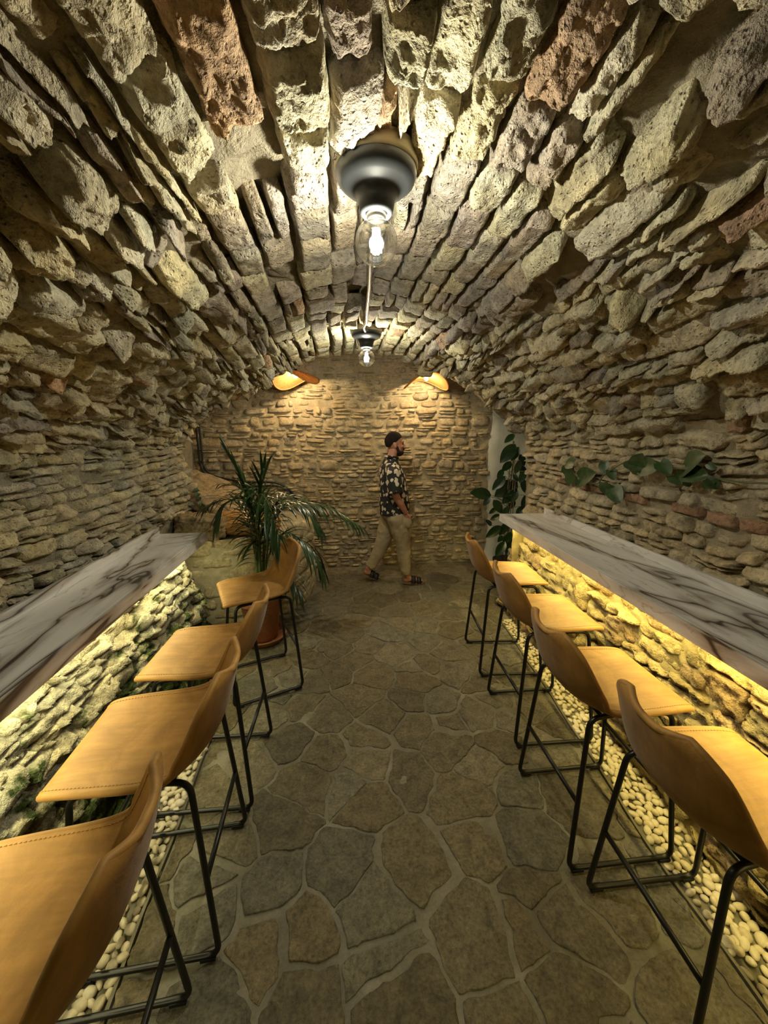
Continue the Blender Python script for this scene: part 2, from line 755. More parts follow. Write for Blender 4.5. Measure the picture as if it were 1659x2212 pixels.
def build_rubble(owner, S, cells, style, colour, mat, wave=0.0, name='stone', cap=300, res=5.0, nmax=26, y_ok=None, jitter=3, strata=None, zmax=None):
    """S(u, v) -> (pos, normal). One mesh per stone; the largest in view become objects."""
    items, rows = [], []
    for i, (cu, cv, hu, hv) in enumerate(cells):
        rr = np.random.default_rng(i * 7919 + jitter)
        st = style(cu, cv, hu, hv, rr)
        if st is None:
            continue
        q, _ = S(np.array([cu, cu - hu, cu + hu, cu, cu]), np.array([cv, cv, cv, cv - hv, cv + hv]))
        pq = project(q)
        area = 0
        su = sv = 16
        if pq[:, 2].min() > .12:
            su = min(900, np.hypot(*(pq[2] - pq[1])[:2]))
            sv = min(900, np.hypot(*(pq[4] - pq[3])[:2]))
            if -160 < pq[0, 0] < 1820 and -160 < pq[0, 1] < 2370:
                area = su * sv
            else:
                su, sv = su / 5, sv / 5
        nu = int(np.clip(su / res, 6, nmax)) + 1
        nv = int(np.clip(sv / res, 6, nmax)) + 1
        A, B, r, ct, sn, R = stone_grid(cu, cv, hu, hv, nu, nv, st, i)
        n = len(A)
        rows.append(np.stack([A, B, r, ct, sn, R, np.full(n, cu), np.full(n, cv), np.full(n, max(.006, hu - st['gu'])), np.full(n, max(.006, hv - st['gv'])), np.full(n, float(i)),
                              np.full(n, st['prot']), np.full(n, st['depth']), np.full(n, float(st['p'])), np.full(n, st['tu']), np.full(n, st['tv']), np.full(n, st['wob']),
                              np.full(n, st['amp']), np.full(n, float(st.get('ns', 9))), np.full(n, st.get('lay', 0.0))]))
        items.append((area, nu, nv, colour(cu, cv, q[0], rr), n))
    A, B, r, ct, sn, R, cu, cv, hu, hv, ii, prot, depth, p, tu, tv, wob, amp, ns, lay = np.concatenate(rows, 1)
    R = R * (1 + wob * fbm(np.stack([ct * 1.5, sn * 1.5, ii * 3.71], 1), 4, 5, .6))
    u = cu + hu * r * R * ct
    v = cv + hv * r * R * sn
    if wave:
        v = v + wave * fbm(np.stack([u * 1.7, v * .8, np.zeros_like(u)], 1), 2, 31)
    f = np.sqrt(np.maximum(0, 1 - r ** p))
    h = -depth + (prot + depth) * f + f * (tu * A + tv * B)
    P, N = S(u, v)
    P = P + N * h[:, None]
    q = P * ns[:, None] + (ii * 1.37)[:, None]
    d = fbm(q, 5, 11, .58)
    d = .72 * d + .28 * np.round(d * 3.2) / 3.2 + .30 * ridged(q * 1.9 + 7, 3, 47)
    if strata is not None:
        nrm, freq, amp_s = strata
        along = P @ np.asarray(nrm)
        w = along * freq + .55 * fbm(P * 6.0, 3, 19)
        k = np.floor(w)
        fr = w - k
        step = vnoise(np.stack([P[:, 1] * 5 + k * 3.3, P[:, 0] * 5, k * 7.7], 1), 57) + .55 * (fr ** 2)
        P = P + N * (amp_s * step * f)[:, None]
    P = P + N * (amp * d * (.3 + .7 * f))[:, None]
    for ax in range(3):
        P[:, ax] += .5 * amp * vnoise(q * 1.7 + 31 * ax, 40 + ax)
    if zmax is not None:
        P[:, 2] = np.minimum(P[:, 2], zmax)
    out, o0 = [], 0
    for area, nu, nv, c, n in items:
        out.append((area, P[o0:o0 + n], nu, nv, c))
        o0 += n
    out.sort(key=lambda t: -t[0])
    big, rest = out[:cap], out[cap:]
    for area, Q, nu, nv, c in big:
        ctr = Q.mean(0)
        link(name, grid_mesh(Q - ctr, nu, nv, c), mat, owner, tuple(ctr))
    if rest:
        Vs, Qs, Cs, base = [], [], [], 0
        for area, Q, nu, nv, c in rest:
            idx = np.arange(nu * nv).reshape(nu, nv)
            Vs.append(Q)
            Qs.append(np.stack([idx[:-1, :-1], idx[1:, :-1], idx[1:, 1:], idx[:-1, 1:]], -1).reshape(-1, 4) + base)
            Cs.append(np.tile(np.asarray(c)[None], (len(Q), 1)))
            base += len(Q)
        o = link('small_stones' if name == 'stone' else 'small_pieces', fast_mesh(np.concatenate(Vs), np.concatenate(Qs), np.concatenate(Cs)), mat, owner)
        o['kind'] = 'stuff'
    return out


def backing(name, S, u0, u1, v0, v1, nu, nv, offs, mat, amp=.02, ns=5.0, parent=None, wave=0.0):
    u = np.linspace(u0, u1, nu)
    v = np.linspace(v0, v1, nv)
    U, V = np.meshgrid(u, v, indexing='ij')
    U, V = U.ravel(), V.ravel()
    P, N = S(U, V)
    h = (offs(U, V) if callable(offs) else np.full(len(U), offs)) + amp * fbm(P * ns, 4, 23)
    return link(name, grid_mesh(P + N * h[:, None], nu, nv), mat, parent)


# ---- vault profile (x, z), from the foot of the left wall over the crown to the foot of the right wall
PROF = catmull([(-1.45, .70), (-1.45, 1.0), (-1.47, 1.30), (-1.52, 1.52), (-1.52, 1.68), (-1.40, 1.84), (-1.14, 2.03), (-.75, 2.23), (-.35, 2.45),
                (.02, 2.56), (.36, 2.59), (.76, 2.54), (1.24, 2.38), (1.53, 2.20), (1.80, 2.01), (2.02, 1.80), (2.10, 1.55), (2.12, 1.25), (2.13, 1.0), (2.13, .70)], 24)
SEG = np.concatenate([[0], np.cumsum(np.hypot(*np.diff(PROF, axis=0).T))])
TAN = np.gradient(PROF, axis=0)
TAN /= np.linalg.norm(TAN, axis=1)[:, None]
V_LEFT = SEG[24 * 4 + 4]        # springing left
V_RIGHT = SEG[24 * 15]          # springing right
V_END = SEG[-1]


def vault(y, v):
    x = np.interp(v, SEG, PROF[:, 0])
    z = np.interp(v, SEG, PROF[:, 1])
    tx = np.interp(v, SEG, TAN[:, 0])
    tz = np.interp(v, SEG, TAN[:, 1])
    w = np.clip((x - .4) / 1.5, 0, 1)
    X = x + .058 * (y - 4.0) * w
    P = np.stack([X, y, z], 1)
    N = np.stack([tz, np.zeros_like(tz), -tx], 1)
    N /= np.linalg.norm(N, axis=1)[:, None]
    return P, N


def vault_x(v):
    return float(np.interp(v, SEG, PROF[:, 0]))


Y_NEAR = .15


def y_end(v):
    """where the vault and the side walls break off towards the recess"""
    x, z = float(np.interp(v, SEG, PROF[:, 0])), float(np.interp(v, SEG, PROF[:, 1]))
    if x > 1.2:
        return 4.30 - .22 * min(1, (x - 1.2) / .8)
    return 4.30


BEIGE, GREY, PURPLE = np.array([.56, .515, .375]), np.array([.50, .47, .36]), np.array([.38, .34, .29])
BRICK, OCHRE = np.array([.46, .32, .21]), np.array([.47, .36, .17])


def vault_colour(cu, cv, P, rr):
    x, y = P[0], P[1]
    k = rr.random()
    if abs(x - .25) < .8 and 1.35 < y < 3.0:
        c = PURPLE * .95 if k < .7 else GREY
    elif k < .55:
        c = BEIGE
    elif k < .88:
        c = GREY
    else:
        c = PURPLE
    pp = project(P[None])[0]
    for bx_, by_ in ((838, 262), (1500, 285), (655, 105), (1190, 240), (1135, 395), (1240, 130)):
        if math.hypot(pp[0] - bx_, pp[1] - by_) < 42:
            c = BRICK
    if rr.random() < .012:
        c = BRICK
    return c * rr.uniform(.85, 1.12) * np.array([1, rr.uniform(.98, 1.02), rr.uniform(.93, 1.06)])


def vault_h(v, rr):
    x = vault_x(v)
    if -.42 < x < .85:
        return rr.uniform(.105, .15)
    return rr.choice([rr.uniform(.05, .08), rr.uniform(.07, .13)], p=[.4, .6])


def vault_l(v, h, rr):
    x = vault_x(v)
    if -.42 < x < .85:
        return rr.uniform(.13, .34)
    return rr.uniform(.10, .40) if rr.random() < .7 else rr.uniform(.08, .16)


def vault_style(cu, cv, hu, hv, rr):
    x = vault_x(cv)
    crown = -.42 < x < .85
    if cu > y_end(cv) + .02 - hu + rr.uniform(-.04, .05):
        return None
    if crown:
        near = 1 - np.clip((cu - 1.1) / .7, 0, 1)
        if rr.random() < .02 + .07 * near:
            return None
        return dict(prot=rr.uniform(.016, .030) + .014 * near * rr.random(), depth=.05, p=14 - 5 * near, gu=.001, gv=rr.uniform(.005, .010),
                    tu=rr.normal(0, .004 + .006 * near), tv=rr.normal(0, .006 + .006 * near), wob=.035 + .05 * near, sq=10 - 3 * near, amp=.008 + .006 * near, ns=15 + 5 * near)
    if rr.random() < .05:
        return None
    return dict(prot=.015 + .070 * rr.random() ** 1.8, depth=.06, p=rr.uniform(6, 12), gu=rr.uniform(-.006, .006), gv=rr.uniform(-.002, .009),
                tu=rr.normal(0, .020), tv=rr.normal(.0, .022), wob=.11, sq=rr.uniform(4, 8), amp=.017, ns=13)


rr0 = np.random.default_rng(101)
ceil_obj = structure(backing('ceiling', vault, -1.6, 4.36, V_LEFT - .05, V_RIGHT + .05, 420, 300,
                             lambda U, V: np.where((np.interp(V, SEG, PROF[:, 0]) > -.42) & (np.interp(V, SEG, PROF[:, 0]) < .85), -.026 - .024 * np.clip((U - 1.1) / .4, 0, 1), -.018), M_MORTAR_V, .026, 10.0))
vault_cells = course_layout(Y_NEAR, 4.4, V_LEFT, V_RIGHT, vault_h, vault_l, .12, rr0)
build_rubble(ceil_obj, vault, vault_cells, vault_style, vault_colour, M_VAULT, wave=.022, y_ok=None, jitter=5, nmax=44, res=4.5)


# ---- side walls above the counters
def lw_colour(cu, cv, P, rr):
    c = (BEIGE * 1.04, GREY * 1.05, np.array([.50, .475, .37]))[rr.integers(0, 3)]
    return c * rr.uniform(.8, 1.1) * np.array([1, 1, rr.uniform(.9, 1.1)])


def lw_style(cu, cv, hu, hv, rr):
    if cu > y_end(cv) - hu + rr.uniform(-.05, .07):
        return None
    if rr.random() < .03:
        return None
    return dict(prot=.010 + .045 * rr.random() ** 1.6, depth=.05, p=rr.uniform(6, 12), gu=rr.uniform(-.006, .005), gv=rr.uniform(-.004, .005),
                tu=rr.normal(0, .016), tv=rr.normal(-.012, .016), wob=.15, sq=rr.uniform(3, 7), amp=.020, ns=16)


wl = structure(backing('wall_left', vault, -1.6, 4.30, 0, V_LEFT + .06, 380, 100, -.014, M_MORTAR_L, .022, 10))
cells = course_layout(Y_NEAR + .6, 4.4, .30, V_LEFT, lambda v, r: r.uniform(.04, .085), lambda v, h, r: r.uniform(.09, .28), 0.3, np.random.default_rng(102))
build_rubble(wl, vault, cells, lw_style, lw_colour, M_WALL_L, wave=.05, jitter=11, res=4.5, nmax=32)


def rw_colour(cu, cv, P, rr):
    c = (np.array([.54, .475, .335]), np.array([.50, .45, .33]), np.array([.58, .51, .36]))[rr.integers(0, 3)]
    pp = project(np.asarray(P)[None])[0]
    if min(math.hypot(pp[0] - 1172, pp[1] - 992), math.hypot(pp[0] - 1166, pp[1] - 1055)) < 13:
        c = np.array([.62, .56, .46])
    return c * rr.uniform(.8, 1.15)


def rw_style(cu, cv, hu, hv, rr):
    if cu > y_end(cv) - hu + rr.uniform(-.07, .05):
        return None
    P, N = vault(np.array([cu]), np.array([cv]))
    if 1.31 < P[0, 2] < 1.40 and 1.2 < cu < 3.3:
        return None                                     # brick course sits here
    return dict(prot=.008 + .040 * rr.random() ** 1.5, depth=.05, p=rr.uniform(5, 10), gu=rr.uniform(-.004, .008), gv=rr.uniform(-.002, .007),
                tu=rr.normal(0, .010), tv=rr.normal(.012, .012), wob=.13, sq=rr.uniform(3, 6), amp=.015, ns=15)


wr = structure(backing('wall_right', vault, -1.6, 4.06, V_RIGHT - .06, V_END, 340, 100, -.009, M_MORTAR_R, .018, 10))
cells = course_layout(Y_NEAR + .6, 4.2, V_RIGHT, V_END - .2, lambda v, r: r.choice([r.uniform(.05, .08), r.uniform(.08, .13)]), lambda v, h, r: r.uniform(.11, .34), 0.25, np.random.default_rng(103))
build_rubble(wr, vault, cells, rw_style, rw_colour, M_WALL_R, wave=.045, jitter=17, res=4.5, nmax=32)
# bricks let into the right wall
v_b = float(np.interp(-1.355, -PROF[24 * 15:, 1], SEG[24 * 15:]))
cells = []
yb = 1.22
rb = np.random.default_rng(5)
while yb < 3.2:
    ln = rb.uniform(.14, .24)
    if rb.random() < .85:
        cells.append((yb + ln / 2, v_b + rb.normal(0, .006), ln / 2, .038))
    yb += ln
build_rubble(wr, vault, cells, lambda cu, cv, hu, hv, rr: dict(prot=.02 + .01 * rr.random(), depth=.05, p=12, gu=.006, gv=.004, tu=0, tv=rr.normal(0, .004), wob=.03, sq=10, amp=.005, ns=14),
             lambda cu, cv, P, rr: np.array([.37, .235, .155]) * rr.uniform(.85, 1.15), M_WALL_R, name='brick', jitter=23)

# ---- back wall of the recess
Y_BACK = 4.97


def back_plane(x, z):
    P = np.stack([x, np.full_like(x, Y_BACK), z], 1)
    N = np.tile(np.array([[0, -1.0, 0]]), (len(x), 1))
    return P, N


def bw_colour(cu, cv, P, rr):
    c = (np.array([.50, .41, .255]), np.array([.46, .385, .25]), np.array([.42, .36, .25]))[rr.integers(0, 3)]
    return c * rr.uniform(.82, 1.15)


def bw_style(cu, cv, hu, hv, rr):
    if cu + hu > 2.10:
        return None
    if rr.random() < .04:
        return None
    return dict(prot=.006 + .030 * rr.random() ** 1.3, depth=.03, p=rr.uniform(5, 10), gu=rr.uniform(-.002, .012), gv=rr.uniform(-.001, .007),
                tu=rr.normal(0, .005), tv=rr.normal(-.007, .006), wob=.14, sq=rr.uniform(2.6, 5), amp=.009, ns=18)


wb = structure(backing('wall_back', back_plane, -1.9, 2.7, -.05, 2.95, 300, 200, .002, M_MORTAR_B, .010, 12))
cells = course_layout(-1.7, 2.1, .02, 2.75, lambda v, r: r.choice([r.uniform(.035, .06), r.uniform(.06, .115)]), lambda v, h, r: r.uniform(.08, .30), 0.25, np.random.default_rng(104))
build_rubble(wb, back_plane, cells, bw_style, bw_colour, M_WALL_B, wave=.02, jitter=29, res=5)

# plastered end of the back wall
mb = MB()
nz, nx = 60, 12
zz = np.linspace(-.02, 2.9, nz)
Vp = []
for k, z in enumerate(zz):
    xl = 2.06 + .02 * math.sin(z * 3.1) + .012 * fbm(np.array([[z * 7, 1, 2]]), 3, 3)[0]
    for j in range(nx):
        x = xl + (2.75 - xl) * j / (nx - 1)
        yy = Y_BACK - .035 - (.06 * math.exp(-z / .08)) + .008 * fbm(np.array([[x * 4, z * 4, 5]]), 3, 4)[0] + (.04 if j == 0 else 0)
        Vp.append((x, yy, z))
structure(link('trim_1', grid_mesh(np.array(Vp), nz, nx), M_PLASTER))

# ---- sides and ceiling of the recess, unseen wall added behind the viewer to keep light in
def left_recess(y, z):
    return np.stack([np.full_like(y, -1.68), y, z], 1), np.tile(np.array([[1.0, 0, 0]]), (len(y), 1))


def right_recess(y, z):
    return np.stack([np.full_like(y, 2.62), y, z], 1), np.tile(np.array([[-1.0, 0, 0]]), (len(y), 1))


structure(backing('wall_recess_left', left_recess, 4.1, 5.0, -.05, 2.95, 30, 60, 0, M_MORTAR_R, .03, 5))
structure(backing('wall_recess_right', right_recess, 3.9, 5.0, -.05, 2.95, 40, 60, 0, M_PLASTER, .012, 4))
structure(backing('ceiling_recess', lambda x, y: (np.stack([x, y, np.full_like(x, 2.85)], 1), np.tile(np.array([[0, 0, -1.0]]), (len(x), 1))), -1.75, 2.7, 4.25, 5.0, 60, 16, 0, M_MORTAR_V, .03, 5))
structure(backing('wall_front_unseen', lambda x, z: (np.stack([x, np.full_like(x, -1.55), z], 1), np.tile(np.array([[0, 1.0, 0]]), (len(x), 1))), -1.7, 2.4, -.05, 2.7, 60, 40, 0, M_MORTAR_R, .04, 5))


# ---- low walls under the counters
def base_left(y, v):
    # v 0..1 from floor to counter, leaning back
    x = -.965 - .25 * v ** 1.2 + .02 * np.sin(y * 3.0)
    end = np.clip((y - 2.75) / .5, 0, 1)
    x = x - .28 * end ** 2.2
    P = np.stack([x, y, v], 1)
    N = np.stack([np.ones_like(y), .9 * end ** 1.5, np.full_like(y, .22)], 1)
    N /= np.linalg.norm(N, axis=1)[:, None]
    return P, N


def bl_colour(cu, cv, P, rr):
    c = (np.array([.46, .43, .31]), np.array([.42, .395, .29]), np.array([.50, .46, .325]), np.array([.38, .365, .27]))[rr.integers(0, 4)]
    return c * rr.uniform(.8, 1.15)


def bl_style(cu, cv, hu, hv, rr):
    low = np.clip((.45 - cv) / .3, 0, 1)
    return dict(prot=.010 + .030 * rr.random(), depth=.06, p=rr.uniform(5, 10), gu=-.025, gv=-.014, tu=rr.normal(0, .016), tv=rr.normal(-.012, .012), wob=.16,
                sq=rr.uniform(2.6, 5), amp=.010, ns=15)


wbl = structure(backing('wall_low_left', base_left, -1.2, 3.34, -.05, .96, 240, 80, -.022, M_MORTAR_BL, .03, 9))
cells = course_layout(.3, 3.3, .0, .95, lambda v, r: r.uniform(.045, .10), lambda v, h, r: r.uniform(.10, .34), 0.3, np.random.default_rng(105))
build_rubble(wbl, base_left, cells, bl_style, bl_colour, M_BASE_L, wave=.06, jitter=37, nmax=44, res=4.5, strata=((.5, .42, 1.0), 30.0, .026), zmax=.982)


def base_right(y, v):
    x = 1.555 + .058 * (y - 1.0) + .10 * v
    P = np.stack([x, y, v], 1)
    N = np.tile(np.array([[-1.0, 0, .1]]), (len(y), 1))
    N /= np.linalg.norm(N, axis=1)[:, None]
    return P, N


def br_colour(cu, cv, P, rr):
    c = (np.array([.48, .39, .20]), np.array([.43, .355, .20]), np.array([.52, .42, .22]), np.array([.42, .31, .18]))[rr.integers(0, 4)]
    return c * rr.uniform(.8, 1.15)


def br_style(cu, cv, hu, hv, rr):
    return dict(prot=.006 + .034 * rr.random() ** 1.3, depth=.05, p=rr.uniform(6, 12), gu=rr.uniform(-.014, .004), gv=rr.uniform(-.008, .003), tu=rr.normal(0, .012), tv=rr.normal(.008, .012),
                wob=.17, sq=rr.uniform(2.8, 5), amp=.019, ns=14)


wbr = structure(backing('wall_low_right', base_right, -1.2, 3.33, -.05, .96, 300, 100, .004, M_MORTAR_BR, .024, 11))
cells = course_layout(.3, 3.40, .0, .95, lambda v, r: r.choice([r.uniform(.05, .085), r.uniform(.09, .17)]), lambda v, h, r: r.uniform(.12, .40), 0.25, np.random.default_rng(106))
build_rubble(wbr, base_right, cells, br_style, br_colour, M_BASE_R, wave=.05, jitter=41, nmax=40, res=4.5, strata=((0, .15, 1.0), 13.0, .010), zmax=.982)
# far ends of the low walls
structure(backing('wall_low_right_end', lambda x, z: (np.stack([x, np.full_like(x, 3.35), z], 1), np.tile(np.array([[0, 1.0, 0]]), (len(x), 1))), 1.66, 2.15, -.05, .96, 12, 24, 0, M_MORTAR_BR, .03, 8))

# ---- rounded low wall (old basin) in the back left corner
PC, PR, PH = (-1.22, 4.33), .95, .80


def basin(s, z):
    a = s / PR
    x = PC[0] + PR * np.cos(a)
    y = PC[1] + PR * np.sin(a)
    P = np.stack([x, y, z], 1)
    N = np.stack([np.cos(a), np.sin(a), np.zeros_like(a)], 1)
    return P, N


s0, s1 = math.radians(-128) * PR, math.radians(45) * PR
wp = structure(backing('wall_basin', basin, s0, s1, -.05, PH, 160, 70, .008, M_MORTAR_P, .010, 8))
cells = course_layout(s0, s1, .0, PH - .02, lambda v, r: r.uniform(.07, .15), lambda v, h, r: r.uniform(.14, .36), 0.1, np.random.default_rng(107))
build_rubble(wp, basin, cells, lambda cu, cv, hu, hv, rr: dict(prot=.006 + .012 * rr.random(), depth=.03, p=rr.uniform(6, 12), gu=-.004, gv=-.002, tu=rr.normal(0, .004), tv=rr.normal(0, .004), wob=.14, sq=rr.uniform(3, 6), amp=.009, ns=14),
             lambda cu, cv, P, rr: np.array([.44, .385, .245]) * rr.uniform(.85, 1.12), M_PLANTER, wave=.02, jitter=47)
# top of the basin
a_ = np.linspace(math.radians(-128), math.radians(45), 60)
tv = [(PC[0], PC[1], PH - .02)] + [(PC[0] + (PR + .01) * math.cos(t), PC[1] + (PR + .01) * math.sin(t), PH + .008 * math.sin(9 * t)) for t in a_]
tf = [(0, i + 1, i + 2) for i in range(len(a_) - 1)]
link('basin_top', mesh_from(tv, tf), M_MORTAR_P, wp)

# ------------------------------------------------------------------ floor
SEEDS_A = [(350, 520), (320, 800), (500, 720), (650, 450), (790, 600), (960, 430), (1240, 760), (1180, 130), (750, 130), (400, 240), (1250, 320), (850, 850), (480, 1000), (1480, 760), (1450, 300),
           (1350, 1020), (1500, 560), (100, 480), (120, 620), (120, 1050), (1600, 680), (1580, 900), (930, 1060), (1620, 150), (200, 330)]
SEEDS_B = [(560, 100), (600, 150), (690, 175), (870, 150), (960, 190), (1080, 190), (1100, 150), (850, 120), (750, 200), (590, 270), (740, 260), (910, 265), (1060, 255), (1140, 280), (480, 260), (700, 310), (850, 370),
           (920, 325), (1050, 335), (1170, 350), (560, 350), (650, 380), (770, 430), (600, 440), (890, 470), (1050, 420), (1150, 460), (700, 510), (980, 540), (1050, 520), (1200, 560), (620, 560), (480, 500), (400, 580),
           (480, 600), (780, 570), (720, 680), (990, 600), (1100, 700), (580, 760), (450, 720), (850, 760), (960, 690), (1150, 800), (760, 870), (560, 960), (380, 900), (1150, 920), (1300, 760), (1380, 700), (740, 1010),
           (480, 1080), (680, 1090), (960, 1040), (1280, 1000), (1400, 900), (1280, 420), (1330, 330), (1300, 600), (1380, 560), (330, 680), (330, 540), (250, 620), (1000, 100), (1120, 110), (1180, 75), (1050, 50),
           (1130, 40), (650, 110), (1440, 480), (1420, 780), (250, 780), (240, 980), (540, 200), (620, 215), (820, 215), (960, 140), (1010, 150), (1230, 250), (1250, 150)]
seeds = [unproject(400 + x * .5124, 1650 + y * .5124, 2, 0)[:2] for x, y in SEEDS_A] + [unproject(450 + x * .4521, 1200 + y * .4521, 2, 0)[:2] for x, y in SEEDS_B]
seeds = [s for s in seeds if s[1] < 4.95]
FX0, FX1, FY0, FY1 = -1.0, 1.62, -.6, 4.96


def floor_right_edge(y):
    return float(np.interp(y, [-1, .7, 1.1, 2.2, 2.9, 3.3, 3.6], [1.31, 1.315, 1.325, 1.45, 1.52, 1.56, 2.6]))


def floor_left_edge(y):
    return float(np.interp(y, [-1, 1.0, 1.7, 2.6, 3.0, 3.2], [-.755, -.76, -.77, -.775, -.85, -1.35]))


rf = np.random.default_rng(55)
tries = 0
while tries < 6000:
    tries += 1
    p = np.array([rf.uniform(-1.1, 2.6), rf.uniform(-.6, 4.95)])
    if p[1] < 3.4 and not (floor_left_edge(p[1]) - .1 < p[0] < floor_right_edge(p[1]) + .1):
        continue
    if min(np.hypot(*(p - s)) for s in seeds) > rf.uniform(.2, .27):
        seeds.append(p)
seeds = np.array(seeds)


def clip_poly(poly, n, d):
    """keep points with n.p <= d"""
    out = []
    for i in range(len(poly)):
        a, b = poly[i], poly[(i + 1) % len(poly)]
        da, db = n @ a - d, n @ b - d
        if da <= 0:
            out.append(a)
        if (da < 0) != (db < 0) and abs(da - db) > 1e-12:
            out.append(a + (b - a) * (da / (da - db)))
    return out


flag_w = rf.uniform(-.006, .006, len(seeds))
floor_obj = structure(backing('floor', lambda x, y: (np.stack([x, y, np.zeros_like(x)], 1), np.tile(np.array([[0, 0, 1.0]]), (len(x), 1))), -1.75, 2.75, -1.6, 5.05, 150, 220, -.002, M_GROUT, .0022, 3.5))
FLAG_COLS = [np.array(c) for c in ((.155, .13, .075), (.19, .162, .10), (.14, .118, .072), (.205, .18, .118), (.16, .145, .10), (.175, .142, .08))]
flag_info = []
for i, s in enumerate(seeds):
    poly = [np.array(q, float) for q in ((s[0] - .5, s[1] - .5), (s[0] + .5, s[1] - .5), (s[0] + .5, s[1] + .5), (s[0] - .5, s[1] + .5))]
    gap = rf.uniform(.004, .010) + (.008 if rf.random() < .3 else 0)
    dd = np.hypot(*(seeds - s).T)
    for j in np.argsort(dd)[1:24]:
        n = seeds[j] - s
        L = np.hypot(*n)
        n = n / L
        poly = clip_poly(poly, n, n @ s + L / 2 - gap * rf.uniform(.2, 2.0) + (flag_w[i] - flag_w[j]) / (2 * L))
        if len(poly) < 3:
            break
    if len(poly) < 3:
        continue
    # floor margins
    for y0 in (s[1],):
        if s[1] < 3.3:
            poly = clip_poly(poly, np.array([1.0, -.09]), floor_right_edge(s[1]) - .015 - .09 * s[1])
            if len(poly) >= 3:
                poly = clip_poly(poly, np.array([-1.0, 0]), -floor_left_edge(s[1]) - .015)
        if len(poly) >= 3:
            poly = clip_poly(poly, np.array([0, 1.0]), 4.93)
    if len(poly) < 3:
        continue
    poly = np.array(poly)
    c = poly.mean(0)
    if np.hypot(c[0] - PC[0], c[1] - PC[1]) < PR - .05 or c[0] > 2.7:
        continue
    # resample the outline, cut corners, roughen
    cl = np.vstack([poly, poly[:1]])
    sg = np.concatenate([[0], np.cumsum(np.hypot(*np.diff(cl, axis=0).T))])
    if sg[-1] < .2:
        continue
    m = int(np.clip(sg[-1] / .02, 28, 72))
    tt = np.linspace(0, sg[-1], m, endpoint=False)
    ol = np.stack([np.interp(tt, sg, cl[:, 0]), np.interp(tt, sg, cl[:, 1])], 1)
    ol = ol + .012 * np.stack([fbm(np.stack([ol[:, 0] * 20, ol[:, 1] * 20, np.full(m, 3.0)], 1), 3, 61), fbm(np.stack([ol[:, 0] * 20, ol[:, 1] * 20, np.full(m, 9.0)], 1), 3, 67)], 1)
    c = ol.mean(0)
    rings = [(1.0, -.004), (.993, .0016), (.978, .0028), (.88, .003), (.7, .003), (.5, .003), (.3, .003), (.12, .003)]
    tlt = rf.normal(0, .005, 2)
    V = []
    for f, z in rings:
        pts = c + (ol - c) * f
        zz = z + (0 if z < 0 else 1) * (.0042 * fbm(np.stack([pts[:, 0] * 9, pts[:, 1] * 9, np.full(m, i * 1.0)], 1), 3, 71)) + (pts - c) @ tlt * (0 if z < 0 else 1)
        V.append(np.stack([pts[:, 0], pts[:, 1], zz], 1))
    V = np.concatenate(V)
    F = []
    for k in range(len(rings) - 1):
        for q in range(m):
            q2 = (q + 1) % m
            F.append((k * m + q, k * m + q2, (k + 1) * m + q2, (k + 1) * m + q))
    F.append(tuple((len(rings) - 1) * m + q for q in range(m)))
    col = FLAG_COLS[rf.integers(0, len(FLAG_COLS))] * rf.uniform(.8, 1.2)
    ctr = np.array([c[0], c[1], 0])
    link('flagstone', mesh_from(V - ctr, F, True, col), M_FLAG, floor_obj, tuple(ctr))


# ------------------------------------------------------------------ marble counters with LED strips
def counter(name, label, loc, rotz, y0, y1, depth, side, led_w, led_col, led_mat, led_label):
    """side +1: wall on +x side. Local origin at the front edge, on the floor."""
    root = link(name, None, None, None, loc, rotz)
    tag(root, label, 'counter')
    s = side
    top, th, apron, up = 1.02, .028, .068, .055

    def slab(nm, x0, x1, z0, z1):
        b = MB()
        xa, xb = sorted((x0 * s, x1 * s))
        b.box(((xa + xb) / 2, (y0 + y1) / 2, (z0 + z1) / 2), (xb - xa, y1 - y0, z1 - z0))
        o = b.build(nm, M_MARBLE, root, smooth=False)
        bv = o.modifiers.new('edge', 'BEVEL')
        bv.width = .0025
        bv.segments = 2
        return o
    slab('top_slab', .0005, depth, top - th, top)
    slab('front_apron', -.018, 0, top - apron, top + .0005)
    slab('upstand', depth - .022, depth, top + .0006, top + up)
    # LED strip hidden behind the apron
    strip = link('led_strip', None, None, None, loc, rotz)
    tag(strip, led_label, 'light strip')
    b = MB()
    b.box((.032 * s, (y0 + y1) / 2, top - th - .010), (.012, y1 - y0 - .06, .018))
    b.build('diffuser', led_mat, strip, smooth=False)
    b = MB()
    b.box((.032 * s, (y0 + y1) / 2, top - th - .0005), (.018, y1 - y0 - .04, .001))
    b.build('channel', M_CONDUIT, strip, smooth=False)
    ld = bpy.data.lights.new('led_light', 'AREA')
    ld.shape = 'RECTANGLE'
    ld.size = .010
    ld.size_y = y1 - y0 - .06
    ld.energy = led_w
    ld.color = led_col
    lo = bpy.data.objects.new('led_light', ld)
    COL.objects.link(lo)
    lo.parent = strip
    lo.location = (.032 * s, (y0 + y1) / 2, top - th - .0195)
    lo.rotation_euler = (0, 0, 0)
    return root


counter('marble_counter', 'veined grey marble counter on the mossy low wall along the left side', (-1.02, 0, 0), 0.0, -.9, 3.07, .35, -1, LED_W_LEFT, LED_COL_LEFT, M_LED_L,
        'glowing light strip under the marble counter above the mossy wall')
counter('marble_counter', 'veined grey marble counter on the yellow lit stone wall along the right side', (1.375, 0, 0), -math.atan(.058), -.9, 3.43, .44, 1, LED_W_RIGHT, LED_COL_RIGHT, M_LED_R,
        'golden light strip under the marble counter on the right')


